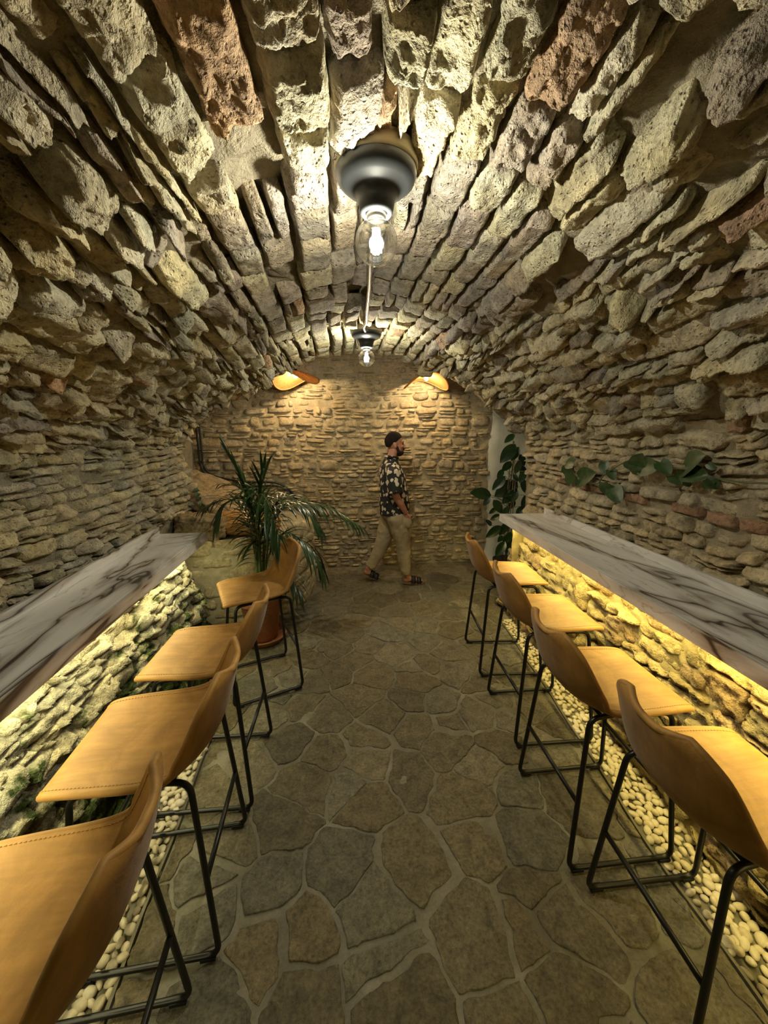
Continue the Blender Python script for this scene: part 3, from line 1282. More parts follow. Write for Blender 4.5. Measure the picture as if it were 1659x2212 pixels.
# ------------------------------------------------------------------ bar stools
SHELL_X = np.array([.228, .240, .226, .17, .08, -.03, -.11, -.165, -.205, -.235, -.256, -.272, -.285, -.294, -.298])
SHELL_Z = np.array([.694, .706, .720, .724, .720, .712, .708, .716, .742, .785, .840, .895, .945, .975, .984])
SHELL_W = np.array([.176, .192, .205, .214, .221, .226, .228, .228, .226, .221, .212, .200, .182, .148, .105])
SHELL_C = np.array([.000, .000, .002, .006, .012, .022, .036, .052, .066, .070, .064, .055, .044, .034, .028])


def shell_surface(n=57, m=33):
    k = np.linspace(0, len(SHELL_X) - 1, n)
    prof = catmull(np.stack([SHELL_X, SHELL_Z, SHELL_W, SHELL_C], 1), 16)
    ki = np.linspace(0, len(prof) - 1, n)
    P = np.stack([np.interp(ki, np.arange(len(prof)), prof[:, j]) for j in range(4)], 1)
    T = np.gradient(P[:, :2], axis=0)
    T /= np.linalg.norm(T, axis=1)[:, None]
    Nn = np.stack([T[:, 1], -T[:, 0]], 1)      # pointing up / forward
    if Nn[n // 4, 1] < 0:
        Nn = -Nn
    t = np.linspace(-1, 1, m)
    X = P[:, 0:1] + Nn[:, 0:1] * (P[:, 3:4] * np.abs(t) ** 2.6)
    Z = P[:, 1:2] + Nn[:, 1:2] * (P[:, 3:4] * np.abs(t) ** 2.6)
    Y = P[:, 2:3] * t * np.ones_like(X)
    V = np.stack([X, Y, Z], 2)
    du = np.gradient(V, axis=0)
    dv = np.gradient(V, axis=1)
    N = np.cross(du, dv)
    N /= np.linalg.norm(N, axis=2)[:, :, None]
    if N[n // 4, m // 2, 2] < 0:
        N = -N
    return V, N


def shell_part(V, N, th):
    n, m = V.shape[:2]
    top = V.reshape(-1, 3)
    bot = (V - N * th).reshape(-1, 3)
    idx = np.arange(n * m).reshape(n, m)
    q = np.stack([idx[:-1, :-1], idx[1:, :-1], idx[1:, 1:], idx[:-1, 1:]], -1).reshape(-1, 4)
    q2 = q[:, ::-1] + n * m
    me = fast_mesh(np.concatenate([top, bot]), np.concatenate([q, q2]))
    nn = np.concatenate([N.reshape(-1, 3), -N.reshape(-1, 3)])
    # make face orientation agree with the normals
    if np.dot(np.cross(top[idx[1, 0]] - top[idx[0, 0]], top[idx[0, 1]] - top[idx[0, 0]]), N[0, 0]) < 0:
        me.flip_normals()
    me.normals_split_custom_set_from_vertices([tuple(x) for x in nn])
    return me


def make_stool():
    V, N = shell_surface()
    n, m = V.shape[:2]
    cut = 31
    TH = .020
    me = {}
    me['seat'] = shell_part(V[:cut + 1], N[:cut + 1], TH)
    me['backrest'] = shell_part(V[cut:], N[cut:], TH)
    rim = np.concatenate([V[0, :, :] - N[0] * TH / 2, V[1:, -1, :] - N[1:, -1] * TH / 2, V[-1, -2::-1, :] - N[-1, -2::-1] * TH / 2, V[-2:0:-1, 0, :] - N[-2:0:-1, 0] * TH / 2])
    b = MB()
    b.tube([tuple(p) for p in rim], .0112, 10, closed=True)
    me['edge_piping'] = b.mesh()
    # stitches, set just inside the rim
    b = MB()
    inset = np.concatenate([.955 * V[2, 2:-2, :] + .045 * V[6, 2:-2, :] + N[2, 2:-2] * .001, V[3:-2, -2, :] + N[3:-2, -2] * .001, V[3:-2, 1, :] + N[3:-2, 1] * .001])
    for seg in (V[2, 2:-2, :] + N[2, 2:-2] * .0012, V[3:-2, -2, :] + N[3:-2, -2] * .0012, V[3:-2, 1, :] + N[3:-2, 1] * .0012):
        L = np.concatenate([[0], np.cumsum(np.linalg.norm(np.diff(seg, axis=0), axis=1))])
        for a in np.arange(.005, L[-1] - .01, .011):
            p0 = [np.interp(a, L, seg[:, j]) for j in range(3)]
            p1 = [np.interp(a + .007, L, seg[:, j]) for j in range(3)]
            b.tube([p0, p1], .0011, 4)
    me['stitching'] = b.mesh()
    R = .0102
    for s in (-1, 1):
        b = MB()
        zt = .684
        loop = [(-.05, s * .17, zt), (-.185, s * .185, zt), (-.232, s * .23, R), (.232, s * .23, R), (.165, s * .185, zt), (-.05, s * .17, zt)]
        pts = fillet(loop, .045, 6)
        b.tube([tuple(p) for p in pts], R, 12)
        me['side_frame%d' % s] = b.mesh()
    for x, nm, z in ((-.2115, 'r', .315), (.2, 'f', .30)):
        b = MB()
        f = (z - R) / (.684 - R)
        xx = (-.232 + f * .047) if nm == 'r' else (.232 - f * .067)
        yy = .23 - f * .045
        b.tube([(xx, -yy, z), (xx, yy, z)], R * .9, 12)
        me['crossbar' + nm] = b.mesh()
    for x in (-.13, .11):
        b = MB()
        b.tube([(x, -.175, .684), (x, .175, .684)], R * .8, 10)
        b.box((x, 0, .694), (.03, .22, .012))
        me['rail%s' % x] = b.mesh()
    for i, (x, s) in enumerate(((-.195, -1), (-.195, 1), (.195, -1), (.195, 1))):
        b = MB()
        b.box((x, s * .23, .006), (.05, .026, .012))
        me['pad%d' % i] = b.mesh(False)
    return me


STOOL = make_stool()
STOOL_MATS = {'seat': M_LEATHER, 'backrest': M_LEATHER, 'edge_piping': M_LEATHER, 'stitching': M_STITCH}


def place_stool(x, y, deg, label, group):
    root = link('bar_stool', None, None, None, (x, y, .013), math.radians(deg))
    tag(root, label, 'stool', group)
    backrest = seat = None
    for k, me in STOOL.items():
        nm = {'side_f': 'side_frame', 'crossb': 'crossbar', 'rail-0': 'seat_rail', 'rail0.': 'seat_rail'}.get(k[:6], 'foot_pad' if k.startswith('pad') else k)
        o = bpy.data.objects.new(nm, me)
        if len(me.materials) == 0:
            me.materials.append(STOOL_MATS.get(k, M_RUBBER if nm == 'foot_pad' else M_BLACK))
        COL.objects.link(o)
        o.parent = root
        if nm == 'stitching':
            o['kind'] = 'stuff'
    return root


GS = 'tan leather bar stools'
place_stool(1.285, 2.645, -6, 'tan bar stool at the right counter nearest to the leafy plant, farthest of that row', GS)
place_stool(1.235, 2.00, -3, 'tan bar stool second from the far end of the right counter', GS)
place_stool(1.155, 1.37, -1.5, 'tan bar stool second nearest the viewer along the right counter', GS)
place_stool(1.175, .835, -2, 'tan bar stool nearest the viewer at the right counter, cut by the picture edge', GS)
place_stool(-.56, 2.61, 201, 'tan bar stool turned aside in front of the terracotta pot and palm', GS)
place_stool(-.655, 1.83, 177.5, 'tan bar stool at the left counter just before the turned stool', GS)
place_stool(-.675, 1.28, 181, 'tan bar stool second nearest the viewer along the left counter', GS)
place_stool(-.725, .72, 182, 'tan bar stool nearest the viewer at the left counter, cut by the picture edge', GS)


# ------------------------------------------------------------------ bulbs on the crown of the vault
def ceiling_bulb(x, y, z, label):
    root = link('ceiling_lamp', None, None, None, (x, y, z))
    tag(root, label, 'lamp', 'bare bulbs along the crown of the vault')
    b = MB()
    b.lathe([(0, .03), (.120, .03), (.123, .0), (.121, -.012), (.110, -.014)], n=40)
    b.build('rosette', M_SOCKET_RING, root)
    b = MB()
    b.lathe([(.118, -.008), (.119, -.022), (.112, -.040), (.094, -.054), (.072, -.062), (.060, -.072), (.055, -.09), (.049, -.118), (.044, -.124), (.036, -.124), (.034, -.112), (0, -.11)], n=40)
    b.build('socket', M_SOCKET, root)
    b = MB()
    b.lathe([(.0, -.104), (.029, -.108), (.029, -.132), (.026, -.136)], n=24)
    b.build('screw_cap', M_CONDUIT, root)
    b = MB()
    prof = [(.026, -.132), (.028, -.142), (.040, -.155)]
    for a in np.linspace(40, 180, 22):
        t = math.radians(a)
        prof.append((max(.0005, .064 * math.sin(t)), -.196 + .064 * math.cos(t)))
    b.lathe(prof, n=32)
    b.build('glass_bulb', M_GLASS, root)
    b = MB()
    for k in range(6):
        a = k * math.pi / 3
        b.tube([(.008 * math.cos(a), .008 * math.sin(a), -.160), (.014 * math.cos(a), .014 * math.sin(a), -.224)], .0034, 8)
    f = b.build('filament', M_FILAMENT, root)
    b = MB()
    b.tube([(0, 0, -.130), (0, 0, -.165)], .006, 8)
    b.build('glass_stem', M_GLASS, root)
    ld = bpy.data.lights.new('bulb_light', 'POINT')
    ld.energy = BULB_W
    ld.color = BULB_COL
    ld.shadow_soft_size = .022
    lo = bpy.data.objects.new('bulb_light', ld)
    COL.objects.link(lo)
    lo.parent = root
    lo.location = (0, 0, -.192)
    return root


ceiling_bulb(.145, 1.305, 2.555, 'bare glowing bulb in a dark socket nearest the viewer overhead')
ceiling_bulb(.275, 3.21, 2.555, 'smaller looking bare bulb at the far end of the metal conduit')
b = MB()
b.tube([tuple(p) for p in catmull([(.15, 1.38, 2.535), (.165, 1.6, 2.532), (.18, 1.85, 2.53), (.205, 2.2, 2.525), (.228, 2.6, 2.525), (.243, 2.83, 2.525), (.236, 2.95, 2.522), (.258, 3.10, 2.53)], 8)], .0105, 10)
tag(b.build('metal_conduit', M_CONDUIT), 'thin metal conduit running along the vault crown between the two bulbs', 'conduit')


# ------------------------------------------------------------------ rattan lamps over the recess
def wicker_lamp(loc, rotz, tilt, roll, label):
    root = link('rattan_lamp', None, None, None, loc)
    tag(root, label, 'lamp', 'curved rattan lamps in front of the back wall')
    Rm = Matrix.Rotation(rotz, 4, 'Z') @ Matrix.Rotation(tilt, 4, 'Y') @ Matrix.Rotation(roll, 4, 'X')
    RAD = .275

    def sh(r, a, off=0.0):
        x, y = r * math.cos(a), r * math.sin(a)
        return Rm @ Vector((x * .93, y * .93, -2.1 * x * x - .25 * y * y + off))
    nr, na = 10, 48
    vs, fs = [], []
    for off in (0.0, -.004):
        for i in range(nr + 1):
            for k in range(na):
                vs.append(sh(RAD * (.03 + .97 * i / nr), 2 * math.pi * k / na, off))
    L = (nr + 1) * na
    for o_ in (0, L):
        for i in range(nr):
            for k in range(na):
                k2 = (k + 1) % na
                f = (o_ + i * na + k, o_ + i * na + k2, o_ + (i + 1) * na + k2, o_ + (i + 1) * na + k)
                fs.append(f if o_ == 0 else f[::-1])
    link('shade', mesh_from(vs, fs), M_WICKER, root)
    b = MB()
    b.tube([sh(RAD, 2 * math.pi * k / 60, -.002) for k in range(60)], .008, 6, closed=True)
    b.build('rim', M_WICKER, root)
    b = MB()
    for k in range(40):
        a = 2 * math.pi * k / 40
        b.tube([sh(RAD * f, a, .003) for f in (.06, .3, .5, .7, .85, 1.0)], .0028, 4)
    for q in range(2, 9):
        b.tube([sh(RAD * q / 9, 2 * math.pi * k / 48, .003) for k in range(48)], .0022, 4, closed=True)
    b.build('weave', M_WICKER, root)
    b = MB()
    b.tube([(0, 0, .02), (0, 0, 2.84 - loc[2])], .004, 6)
    b.build('cord', M_CABLE, root)
    b = MB()
    b.tube([(0, 0, -.03), (0, 0, .03)], .018, 12)
    b.build('lamp_holder', M_BLACK, root)
    b = MB()
    b.lathe([(.0005, -.022), (.012, -.024), (.020, -.034), (.024, -.046), (.020, -.060), (.011, -.068), (.0005, -.070)], n=20)
    b.build('light_bulb', M_WBULB, root)
    ld = bpy.data.lights.new('lamp_light', 'POINT')
    ld.energy = WICKER_W
    ld.color = WICKER_COL
    ld.shadow_soft_size = .03
    lo = bpy.data.objects.new('lamp_light', ld)
    COL.objects.link(lo)
    lo.parent = root
    lo.location = (0, 0, -.046)
    return root


wicker_lamp((-.40, 4.60, 2.44), math.radians(-42), math.radians(-4), math.radians(-4), 'rattan lamp on the left of the recess, its bulb and woven inside showing')
wicker_lamp((1.09, 4.60, 2.435), math.radians(3), math.radians(1), math.radians(-4), 'rattan lamp on the right of the recess seen edge on as a bow')


# ------------------------------------------------------------------ pebble strips
def pebble_variants(k=7):
    out = []
    for i in range(k):
        bm = bmesh.new()
        bmesh.ops.create_icosphere(bm, subdivisions=2, radius=1.0)
        r = np.random.default_rng(900 + i)
        sx, sy, sz = r.uniform(.8, 1.15), r.uniform(.6, .85), r.uniform(.45, .62)
        for v in bm.verts:
            d = 1 + .16 * vnoise(np.array([[v.co.x * 1.3 + i * 9, v.co.y * 1.3, v.co.z * 1.3]]), 77)[0]
            v.co = Vector((v.co.x * sx * d, v.co.y * sy * d, v.co.z * sz * d))
        me = bpy.data.meshes.new('pebble')
        bm.to_mesh(me)
        bm.free()
        me.shade_smooth()
        me.materials.append(M_PEBBLE)
        out.append(me)
    return out


PEB = pebble_variants()


def strip_points(x0f, x1f, y0, y1, rad, seed):
    r = np.random.default_rng(seed)
    pts = []
    cell = {}
    for _ in range(26000):
        y = r.uniform(y0, y1)
        a, b_ = x0f(y), x1f(y)
        x = r.uniform(a, b_)
        k = (int(x / .04), int(y / .04))
        ok = True
        for dx in (-1, 0, 1):
            for dy in (-1, 0, 1):
                for p in cell.get((k[0] + dx, k[1] + dy), ()):
                    if (p[0] - x) ** 2 + (p[1] - y) ** 2 < rad ** 2:
                        ok = False
        if ok:
            cell.setdefault(k, []).append((x, y))
            pts.append((x, y))
    return pts


def add_pebbles(pts, n_obj, label, group, stuff_label, seed):
    r = np.random.default_rng(seed)
    info = []
    for x, y in pts:
        z = -.006 + r.uniform(0, .009)
        pr = project(np.array([[x, y, z]]))[0]
        vis = pr[2] > .1 and -40 < pr[0] < 1700 and -40 < pr[1] < 2250
        size = r.uniform(.016, .026)
        info.append(((size / max(pr[2], .1)) if vis else 0, x, y, z, size, r.uniform(0, 6.28), r.normal(0, .25), r.normal(0, .25), r.integers(0, len(PEB))))
    info.sort(key=lambda t: -t[0])
    for t in info[:n_obj]:
        o = bpy.data.objects.new('pebble', PEB[t[8]])
        COL.objects.link(o)
        o.location = (t[1], t[2], t[3] + t[4] * .35)
        o.rotation_euler = (t[6], t[7], t[5])
        o.scale = (t[4],) * 3
        tag(o, label, 'pebble', group)
    rest = info[n_obj:]
    if rest:
        Vs, Qs, base = [], [], 0
        for t in rest:
            me = PEB[t[8]]
            co = np.empty(len(me.vertices) * 3, np.float32)
            me.vertices.foreach_get('co', co)
            co = co.reshape(-1, 3) * t[4]
            c, s = math.cos(t[5]), math.sin(t[5])
            co = co @ np.array([[c, s, 0], [-s, c, 0], [0, 0, 1]]) + np.array([t[1], t[2], t[3] + t[4] * .35])
            f = np.empty(len(me.polygons) * 3, np.int32)
            me.polygons.foreach_get('vertices', f)
            Vs.append(co)
            Qs.append(f.reshape(-1, 3) + base)
            base += len(co)
        o = link('pebbles', fast_mesh(np.concatenate(Vs), np.concatenate(Qs)), M_PEBBLE)
        o['kind'] = 'stuff'
        tag(o, stuff_label, 'pebbles')


pr_ = strip_points(lambda y: floor_right_edge(y) + .018, lambda y: 1.545 + .058 * (y - 1.0), .45, 3.25, .0275, 1)
add_pebbles(pr_, 240, 'loose white pebble in the strip at the foot of the yellow lit wall', 'white pebbles along the right wall', 'smaller white pebbles filling the strip along the right wall', 2)
pl_ = strip_points(lambda y: -.955, lambda y: floor_left_edge(y) - .012, .55, 3.0, .0275, 3)
add_pebbles(pl_, 60, 'loose white pebble in the strip at the foot of the mossy wall', 'white pebbles along the left wall', 'smaller white pebbles filling the strip along the mossy wall', 4)
# slate edging between paving and pebbles
for n_, edge in ((2, floor_left_edge), (3, floor_right_edge)):
    b = MB()
    ys = np.linspace(-.9, 3.0 if n_ == 2 else 3.25, 60)
    vs, fs = [], []
    for y in ys:
        x = edge(y) + .004 * math.sin(y * 9)
        vs += [(x - .006, y, -.02), (x - .006, y, .012), (x + .006, y, .012), (x + .006, y, -.02)]
    for i in range(len(ys) - 1):
        for k in range(3):
            fs.append((4 * i + k, 4 * i + k + 1, 4 * i + 5 + k, 4 * i + 4 + k))
    b.add(vs, fs)
    structure(b.build('trim_%d' % n_, M_GROUT, smooth=False))


# ------------------------------------------------------------------ boulders on the basin
def boulder(name, c, rad, rot, label, col, seed, amp=.12, flat=None):
    bm = bmesh.new()
    bmesh.ops.create_icosphere(bm, subdivisions=5, radius=1.0)
    co = np.array([v.co[:] for v in bm.verts])
    bx = np.sign(co) * np.abs(co) ** .72
    bx = bx * (1 + amp * fbm(co * 1.5 + seed, 4, seed, .6) + .035 * ridged(co * 4 + seed, 3, seed))[:, None]
    # strata
    bx[:, 2] += .05 * np.round(vnoise(np.stack([co[:, 0] * .5, co[:, 1] * .5, co[:, 2] * 6], 1), seed) * 2) / 2
    bx = bx * np.array(rad)
    Rm = np.array(Matrix.Rotation(rot[2], 3, 'Z') @ Matrix.Rotation(rot[1], 3, 'Y') @ Matrix.Rotation(rot[0], 3, 'X'))
    bx = bx @ Rm.T
    for v, p in zip(bm.verts, bx):
        v.co = Vector(p)
    me = bpy.data.meshes.new(name)
    bm.to_mesh(me)
    bm.free()
    me.shade_smooth()
    at = me.attributes.new('col', 'FLOAT_COLOR', 'POINT')
    cc = np.ones((len(me.vertices), 4), np.float32)
    cc[:, :3] = col
    at.data.foreach_set('color', cc.ravel())
    return tag(link(name, me, M_BOULDER, None, c), label, 'rock')


boulder('rock_slab', (-1.22, 4.30, 1.02), (.58, .32, .15), (0, math.radians(33), math.radians(-18)), 'big tilted grey brown rock slab leaning in the back left corner', (.40, .31, .19), 3)
boulder('boulder', (-.90, 3.93, .885), (.34, .26, .10), (0, math.radians(5), math.radians(8)), 'smooth orange tinted rock lying on the rounded wall behind the palm', (.46, .26, .09), 8, .08)
boulder('boulder', (-1.24, 3.66, .92), (.22, .20, .12), (0, math.radians(12), .3), 'small mossy rock beside the end of the left counter', (.27, .22, .13), 12, .15)

# ------------------------------------------------------------------ cables
for k, (off, lab) in enumerate(((0.0, 'upper black cable curving along the back wall behind the palm'), (.055, 'lower black cable curving along the back wall behind the palm'))):
    pts = [(-1.57 - off * .6, Y_BACK - .075, 2.3), (-1.57 - off * .6, Y_BACK - .075, 1.55), (-1.56 - off * .5, Y_BACK - .075, 1.38 - off * .5), (-1.45 - off * .3, Y_BACK - .075, 1.26 - off),
           (-1.10, Y_BACK - .075, 1.18 - off), (-.72, Y_BACK - .075, 1.16 - off * .7), (-.52 - off * .3, Y_BACK - .075, 1.02 - off * .3), (-.43 - off * .3, Y_BACK - .075, .78), (-.42 - off * .4, Y_BACK - .075, .55)]
    b = MB()
    b.tube([tuple(p) for p in catmull(pts, 8)], .012, 8)
    tag(b.build('cable', M_CABLE), lab, 'cable', 'black cables on the back wall')

# ------------------------------------------------------------------ potted palm
pot = link('plant_pot', None, None, None, (-.66, 3.20, .012))
tag(pot, 'terracotta pot with saucer holding the palm behind the turned stool', 'pot')
b = MB()
b.lathe([(.0005, .02), (.118, .02), (.125, .03), (.168, .35), (.170, .352), (.190, .354), (.194, .362), (.196, .430), (.190, .438), (.176, .438), (.170, .42), (.168, .40)], n=48)
b.build('pot_body', M_TERRA, pot)
b = MB()
b.lathe([(.0005, .0), (.165, .0), (.178, .006), (.205, .046), (.208, .052), (.200, .055), (.194, .050), (.170, .016), (.0005, .013)], n=48)
b.build('saucer', M_TERRA, pot)
b = MB()
b.lathe([(.0005, .405), (.09, .402), (.172, .396)], n=32)
b.build('soil', M_SOIL, pot)


def leaflet(base, d, side, length, width, droop, fold=.25):
    """narrow folded leaf strip from base along d, sagging"""
    base, d = Vector(base), Vector(d).normalized()
    n = 7
    side = (side - d * side.dot(d)).normalized()
    vs, fs = [], []
    p = base.copy()
    dirv = d.copy()
    for i in range(n + 1):
        f = i / n
        w = width * (math.sin(math.pi * min(1, .12 + .88 * f) ** .8) ** .8 if f < 1 else 0) * .5 + .0004
        upv = side.cross(dirv).normalized()
        if upv.z < 0:
            upv = -upv
        vs += [p - side * w - upv * (-fold * w), p + upv * 0.0, p + side * w + upv * fold * w]
        p = p + dirv * (length / n)
        dirv = (dirv + Vector((0, 0, -droop / n))).normalized()
    for i in range(n):
        for k in range(2):
            fs.append((3 * i + k, 3 * i + k + 1, 3 * i + 4 + k, 3 * i + 3 + k))
    return vs, fs


palm = link('palm_plant', None, None, None, (-.66, 3.20, .415))
tag(palm, 'green palm with long drooping fronds growing from the terracotta pot', 'plant')
FRONDS = [  # control points x, y, z ; leaflet length ; leaflet count
    ([(-.66, 3.20, .42), (-.655, 3.2, .90), (-.70, 3.2, 1.28), (-.83, 3.18, 1.64)], .20, 18, .25),
    ([(-.64, 3.22, .42), (-.58, 3.24, .90), (-.40, 3.28, 1.18), (-.08, 3.30, 1.16), (.20, 3.30, .98)], .24, 26, 1.5),
    ([(-.67, 3.18, .42), (-.66, 3.14, .95), (-.70, 3.08, 1.26), (-.83, 3.04, 1.25), (-.90, 3.02, 1.12)], .24, 24, 1.5),
    ([(-.65, 3.17, .42), (-.62, 3.10, .95), (-.58, 3.0, 1.30), (-.50, 2.90, 1.28), (-.42, 2.82, 1.04)], .28, 24, 1.2),
    ([(-.66, 3.22, .42), (-.64, 3.22, .95), (-.60, 3.22, 1.35), (-.56, 3.20, 1.50)], .26, 16, .5),
    ([(-.68, 3.22, .42), (-.72, 3.30, .95), (-.86, 3.36, 1.22), (-1.10, 3.38, 1.16)], .24, 20, 1.0),
    ([(-.63, 3.18, .42), (-.56, 3.14, .78), (-.40, 3.08, .99), (-.20, 3.02, .86), (-.12, 3.0, .70)], .24, 22, 1.7),
    ([(-.64, 3.23, .42), (-.56, 3.32, .95), (-.42, 3.44, 1.22), (-.18, 3.52, 1.12)], .25, 22, 1.4),
    ([(-.62, 3.17, .42), (-.54, 3.10, .60), (-.42, 3.02, .70), (-.30, 2.96, .52)], .20, 14, 1.4),
    ([(-.66, 3.19, .42), (-.63, 3.12, .85), (-.57, 3.02, 1.08), (-.48, 2.97, 1.02), (-.40, 2.92, .88)], .24, 18, 1.3),
    ([(-.65, 3.20, .42), (-.66, 3.16, .70), (-.62, 3.10, .92), (-.70, 3.06, .90)], .20, 14, 1.6),
    ([(-.64, 3.21, .42), (-.60, 3.20, .88), (-.48, 3.18, 1.20), (-.28, 3.16, 1.20), (-.14, 3.14, 1.02)], .26, 24, 1.7),
    ([(-.66, 3.21, .42), (-.68, 3.24, .92), (-.74, 3.28, 1.30), (-.90, 3.32, 1.36)], .22, 20, 1.0),
    ([(-.65, 3.19, .42), (-.62, 3.16, .92), (-.60, 3.12, 1.30), (-.66, 3.04, 1.36)], .28, 20, 1.6),
]
PB = Vector((-.66, 3.20, .415))
for fi, (cp, ll, nl, dr) in enumerate(FRONDS):
    nl = int(nl * 1.4) // 2 * 2
    path = [Vector(p) for p in catmull(cp, 10)]
    b = MB()
    m = len(path)
    b.tube([p - PB for p in path], [.0075 * (1 - .8 * i / (m - 1)) + .001 for i in range(m)], 6)
    fr = b.build('frond', M_PALM_STEM, palm)
    rp = random.Random(fi)
    seglen = [0]
    for i in range(1, m):
        seglen.append(seglen[-1] + (path[i] - path[i - 1]).length)
    tot = seglen[-1]
    for k in range(nl):
        f = .46 + .54 * (k // 2) / max(1, (nl // 2 - 1))
        s_ = f * tot
        i = max(j for j in range(m) if seglen[j] <= s_ + 1e-6)
        i = min(i, m - 2)
        p = path[i].lerp(path[i + 1], (s_ - seglen[i]) / max(1e-6, seglen[i + 1] - seglen[i]))
        t = (path[i + 1] - path[i]).normalized()
        sd = t.cross(Vector((0, 0, 1)))
        if sd.length < .1:
            sd = Vector((rp.uniform(-1, 1), rp.uniform(-1, 1), 0))
        sd = sd.normalized() * (1 if k % 2 else -1)
        end = (f - .46) / .54
        d = (t * (.55 + .6 * end) + sd * (1.0 - .55 * end) + Vector((0, 0, .25 - .3 * end)) + Vector((rp.uniform(-.12, .12), rp.uniform(-.12, .12), rp.uniform(-.1, .1))))
        L = ll * (.75 + .5 * math.sin(math.pi * min(1, .15 + .85 * end))) * rp.uniform(.85, 1.15)
        vs, fs = leaflet(p - PB, d, t.cross(d).cross(d) if False else t.cross(Vector((0, 0, 1))).cross(d) if abs(t.cross(d).z) < .05 else d.cross(Vector((0, 0, 1))), L, .021, dr * rp.uniform(.8, 1.3))
        link('leaflet', mesh_from(vs, fs), M_PALM, fr)


# ------------------------------------------------------------------ dark leaved plant by the plaster
def broad_leaf(base, tip, width, normal, curl=.12, heart=False):
    base, tip = Vector(base), Vector(tip)
    d = tip - base
    L = d.length
    d.normalize()
    nrm = Vector(normal)
    nrm = (nrm - d * nrm.dot(d)).normalized()
    sd = d.cross(nrm)
    n, m = 9, 5
    vs, fs = [], []
    for i in range(n + 1):
        f = i / n
        if heart:
            w = width * (1.05 * (1 - f) ** .65 * (f * 5 + .35) ** .35 if f < 1 else 0) * .62
        else:
            w = width * math.sin(math.pi * (f ** .85)) ** .75 * .5 if 0 < f < 1 else .0005
        for k in range(m):
            t = (k / (m - 1) - .5) * 2
            p = base + d * (L * f) + sd * (w * t) + nrm * (-curl * L * f * f + .22 * w * abs(t))
            if heart and f < .01:
                p = p - d * (.12 * L * abs(t))
            vs.append(p)
    for i in range(n):
        for k in range(m - 1):
            fs.append((m * i + k, m * i + k + 1, m * i + m + 1 + k, m * i + m + k))
    return vs, fs


FIG_LEAVES = [((850, 440), (670, 660)), ((840, 320), (715, 420)), ((890, 470), (800, 640)), ((905, 630), (850, 795)), ((800, 650), (690, 760)), ((700, 740), (635, 860)), ((725, 820), (575, 990)), ((875, 890), (605, 1060)),
              ((860, 950), (700, 1150)), ((560, 1050), (315, 1010)), ((550, 1070), (465, 1170)), ((585, 1105), (695, 1265)), ((625, 1190), (535, 1275)), ((668, 1285), (548, 1345)), ((565, 1410), (498, 1345)), ((675, 1415), (500, 1560)),
              ((765, 1370), (655, 1535)), ((725, 1600), (615, 1785)), ((800, 1490), (700, 1650)), ((785, 1550), (740, 1750)), ((930, 690), (945, 870)), ((920, 850), (985, 1030)), ((850, 1120), (740, 1225)), ((875, 1000), (800, 1140)),
              ((960, 1050), (950, 1240)), ((820, 795), (885, 885)), ((1000, 1470), (920, 1650)), ((700, 1535), (640, 1605)), ((930, 940), (1015, 1015)), ((775, 1205), (695, 1260)), ((960, 760), (900, 900)), ((900, 560), (960, 700)),
              ((880, 1300), (830, 1450)), ((930, 1180), (870, 1320))]
FP = Vector((2.03, 4.22, .012))
figpot = link('plant_pot', None, None, None, FP)
tag(figpot, 'dark pot on the floor behind the right counter end', 'pot')
b = MB()
b.lathe([(.0005, .0), (.11, .0), (.115, .01), (.145, .24), (.152, .245), (.152, .27), (.142, .272), (.137, .25), (.0005, .245)], n=32)
b.build('pot_body', M_RUBBER, figpot)
b = MB()
b.lathe([(.0005, .252), (.137, .250)], n=32)
b.build('soil', M_SOIL, figpot)
fig = link('leafy_plant', None, None, None, FP + Vector((0, 0, .25)))
tag(fig, 'tall staked plant with glossy dark oval leaves before the white plaster', 'plant')
FO = FP + Vector((0, 0, .25))
rl = random.Random(3)


def crop_pt(c, y):
    return Vector(unproject(960 + c[0] * .18083, 880 + c[1] * .18083, 1, y))


for a, t_ in FIG_LEAVES:
    y = rl.uniform(4.02, 4.28)
    pa, pt = crop_pt(a, y), crop_pt(t_, y - rl.uniform(-.02, .06))
    L = (pt - pa).length
    nr_ = Vector((rl.uniform(-.5, .3), -1, rl.uniform(.1, .7)))
    vs, fs = broad_leaf(pa - FO, pt - FO, L * rl.uniform(.46, .58), nr_, .10)
    lf = link('leaf', mesh_from(vs, fs), M_FIG, fig)
    b = MB()
    inner = Vector((FP.x - .03 + rl.uniform(-.03, .03), FP.y, max(.3, pa.z - rl.uniform(.03, .12))))
    b.tube([tuple(p) for p in catmull([inner - FO, (inner - FO).lerp(pa - FO, .5) + Vector((0, 0, .015)), pa - FO], 4)], .003, 5)
    b.build('petiole', M_VINE_STEM, lf)
for k, (x0, x1, top) in enumerate(((-.05, -.02, 1.45), (.01, .035, 1.52), (.05, .045, 1.38))):
    b = MB()
    b.tube([(x0, rl.uniform(-.03, .03), -.1), (x1, rl.uniform(-.02, .04), top - .25)], .006, 6)
    b.build('stake', M_STAKE, fig)
b = MB()
b.tube([tuple(p) for p in catmull([(0, .01, -.02), (.015, .02, .4), (-.015, .0, .8), (.02, .02, 1.15), (0, .0, 1.42)], 6)], .009, 7)
b.build('stem', M_VINE_STEM, fig)

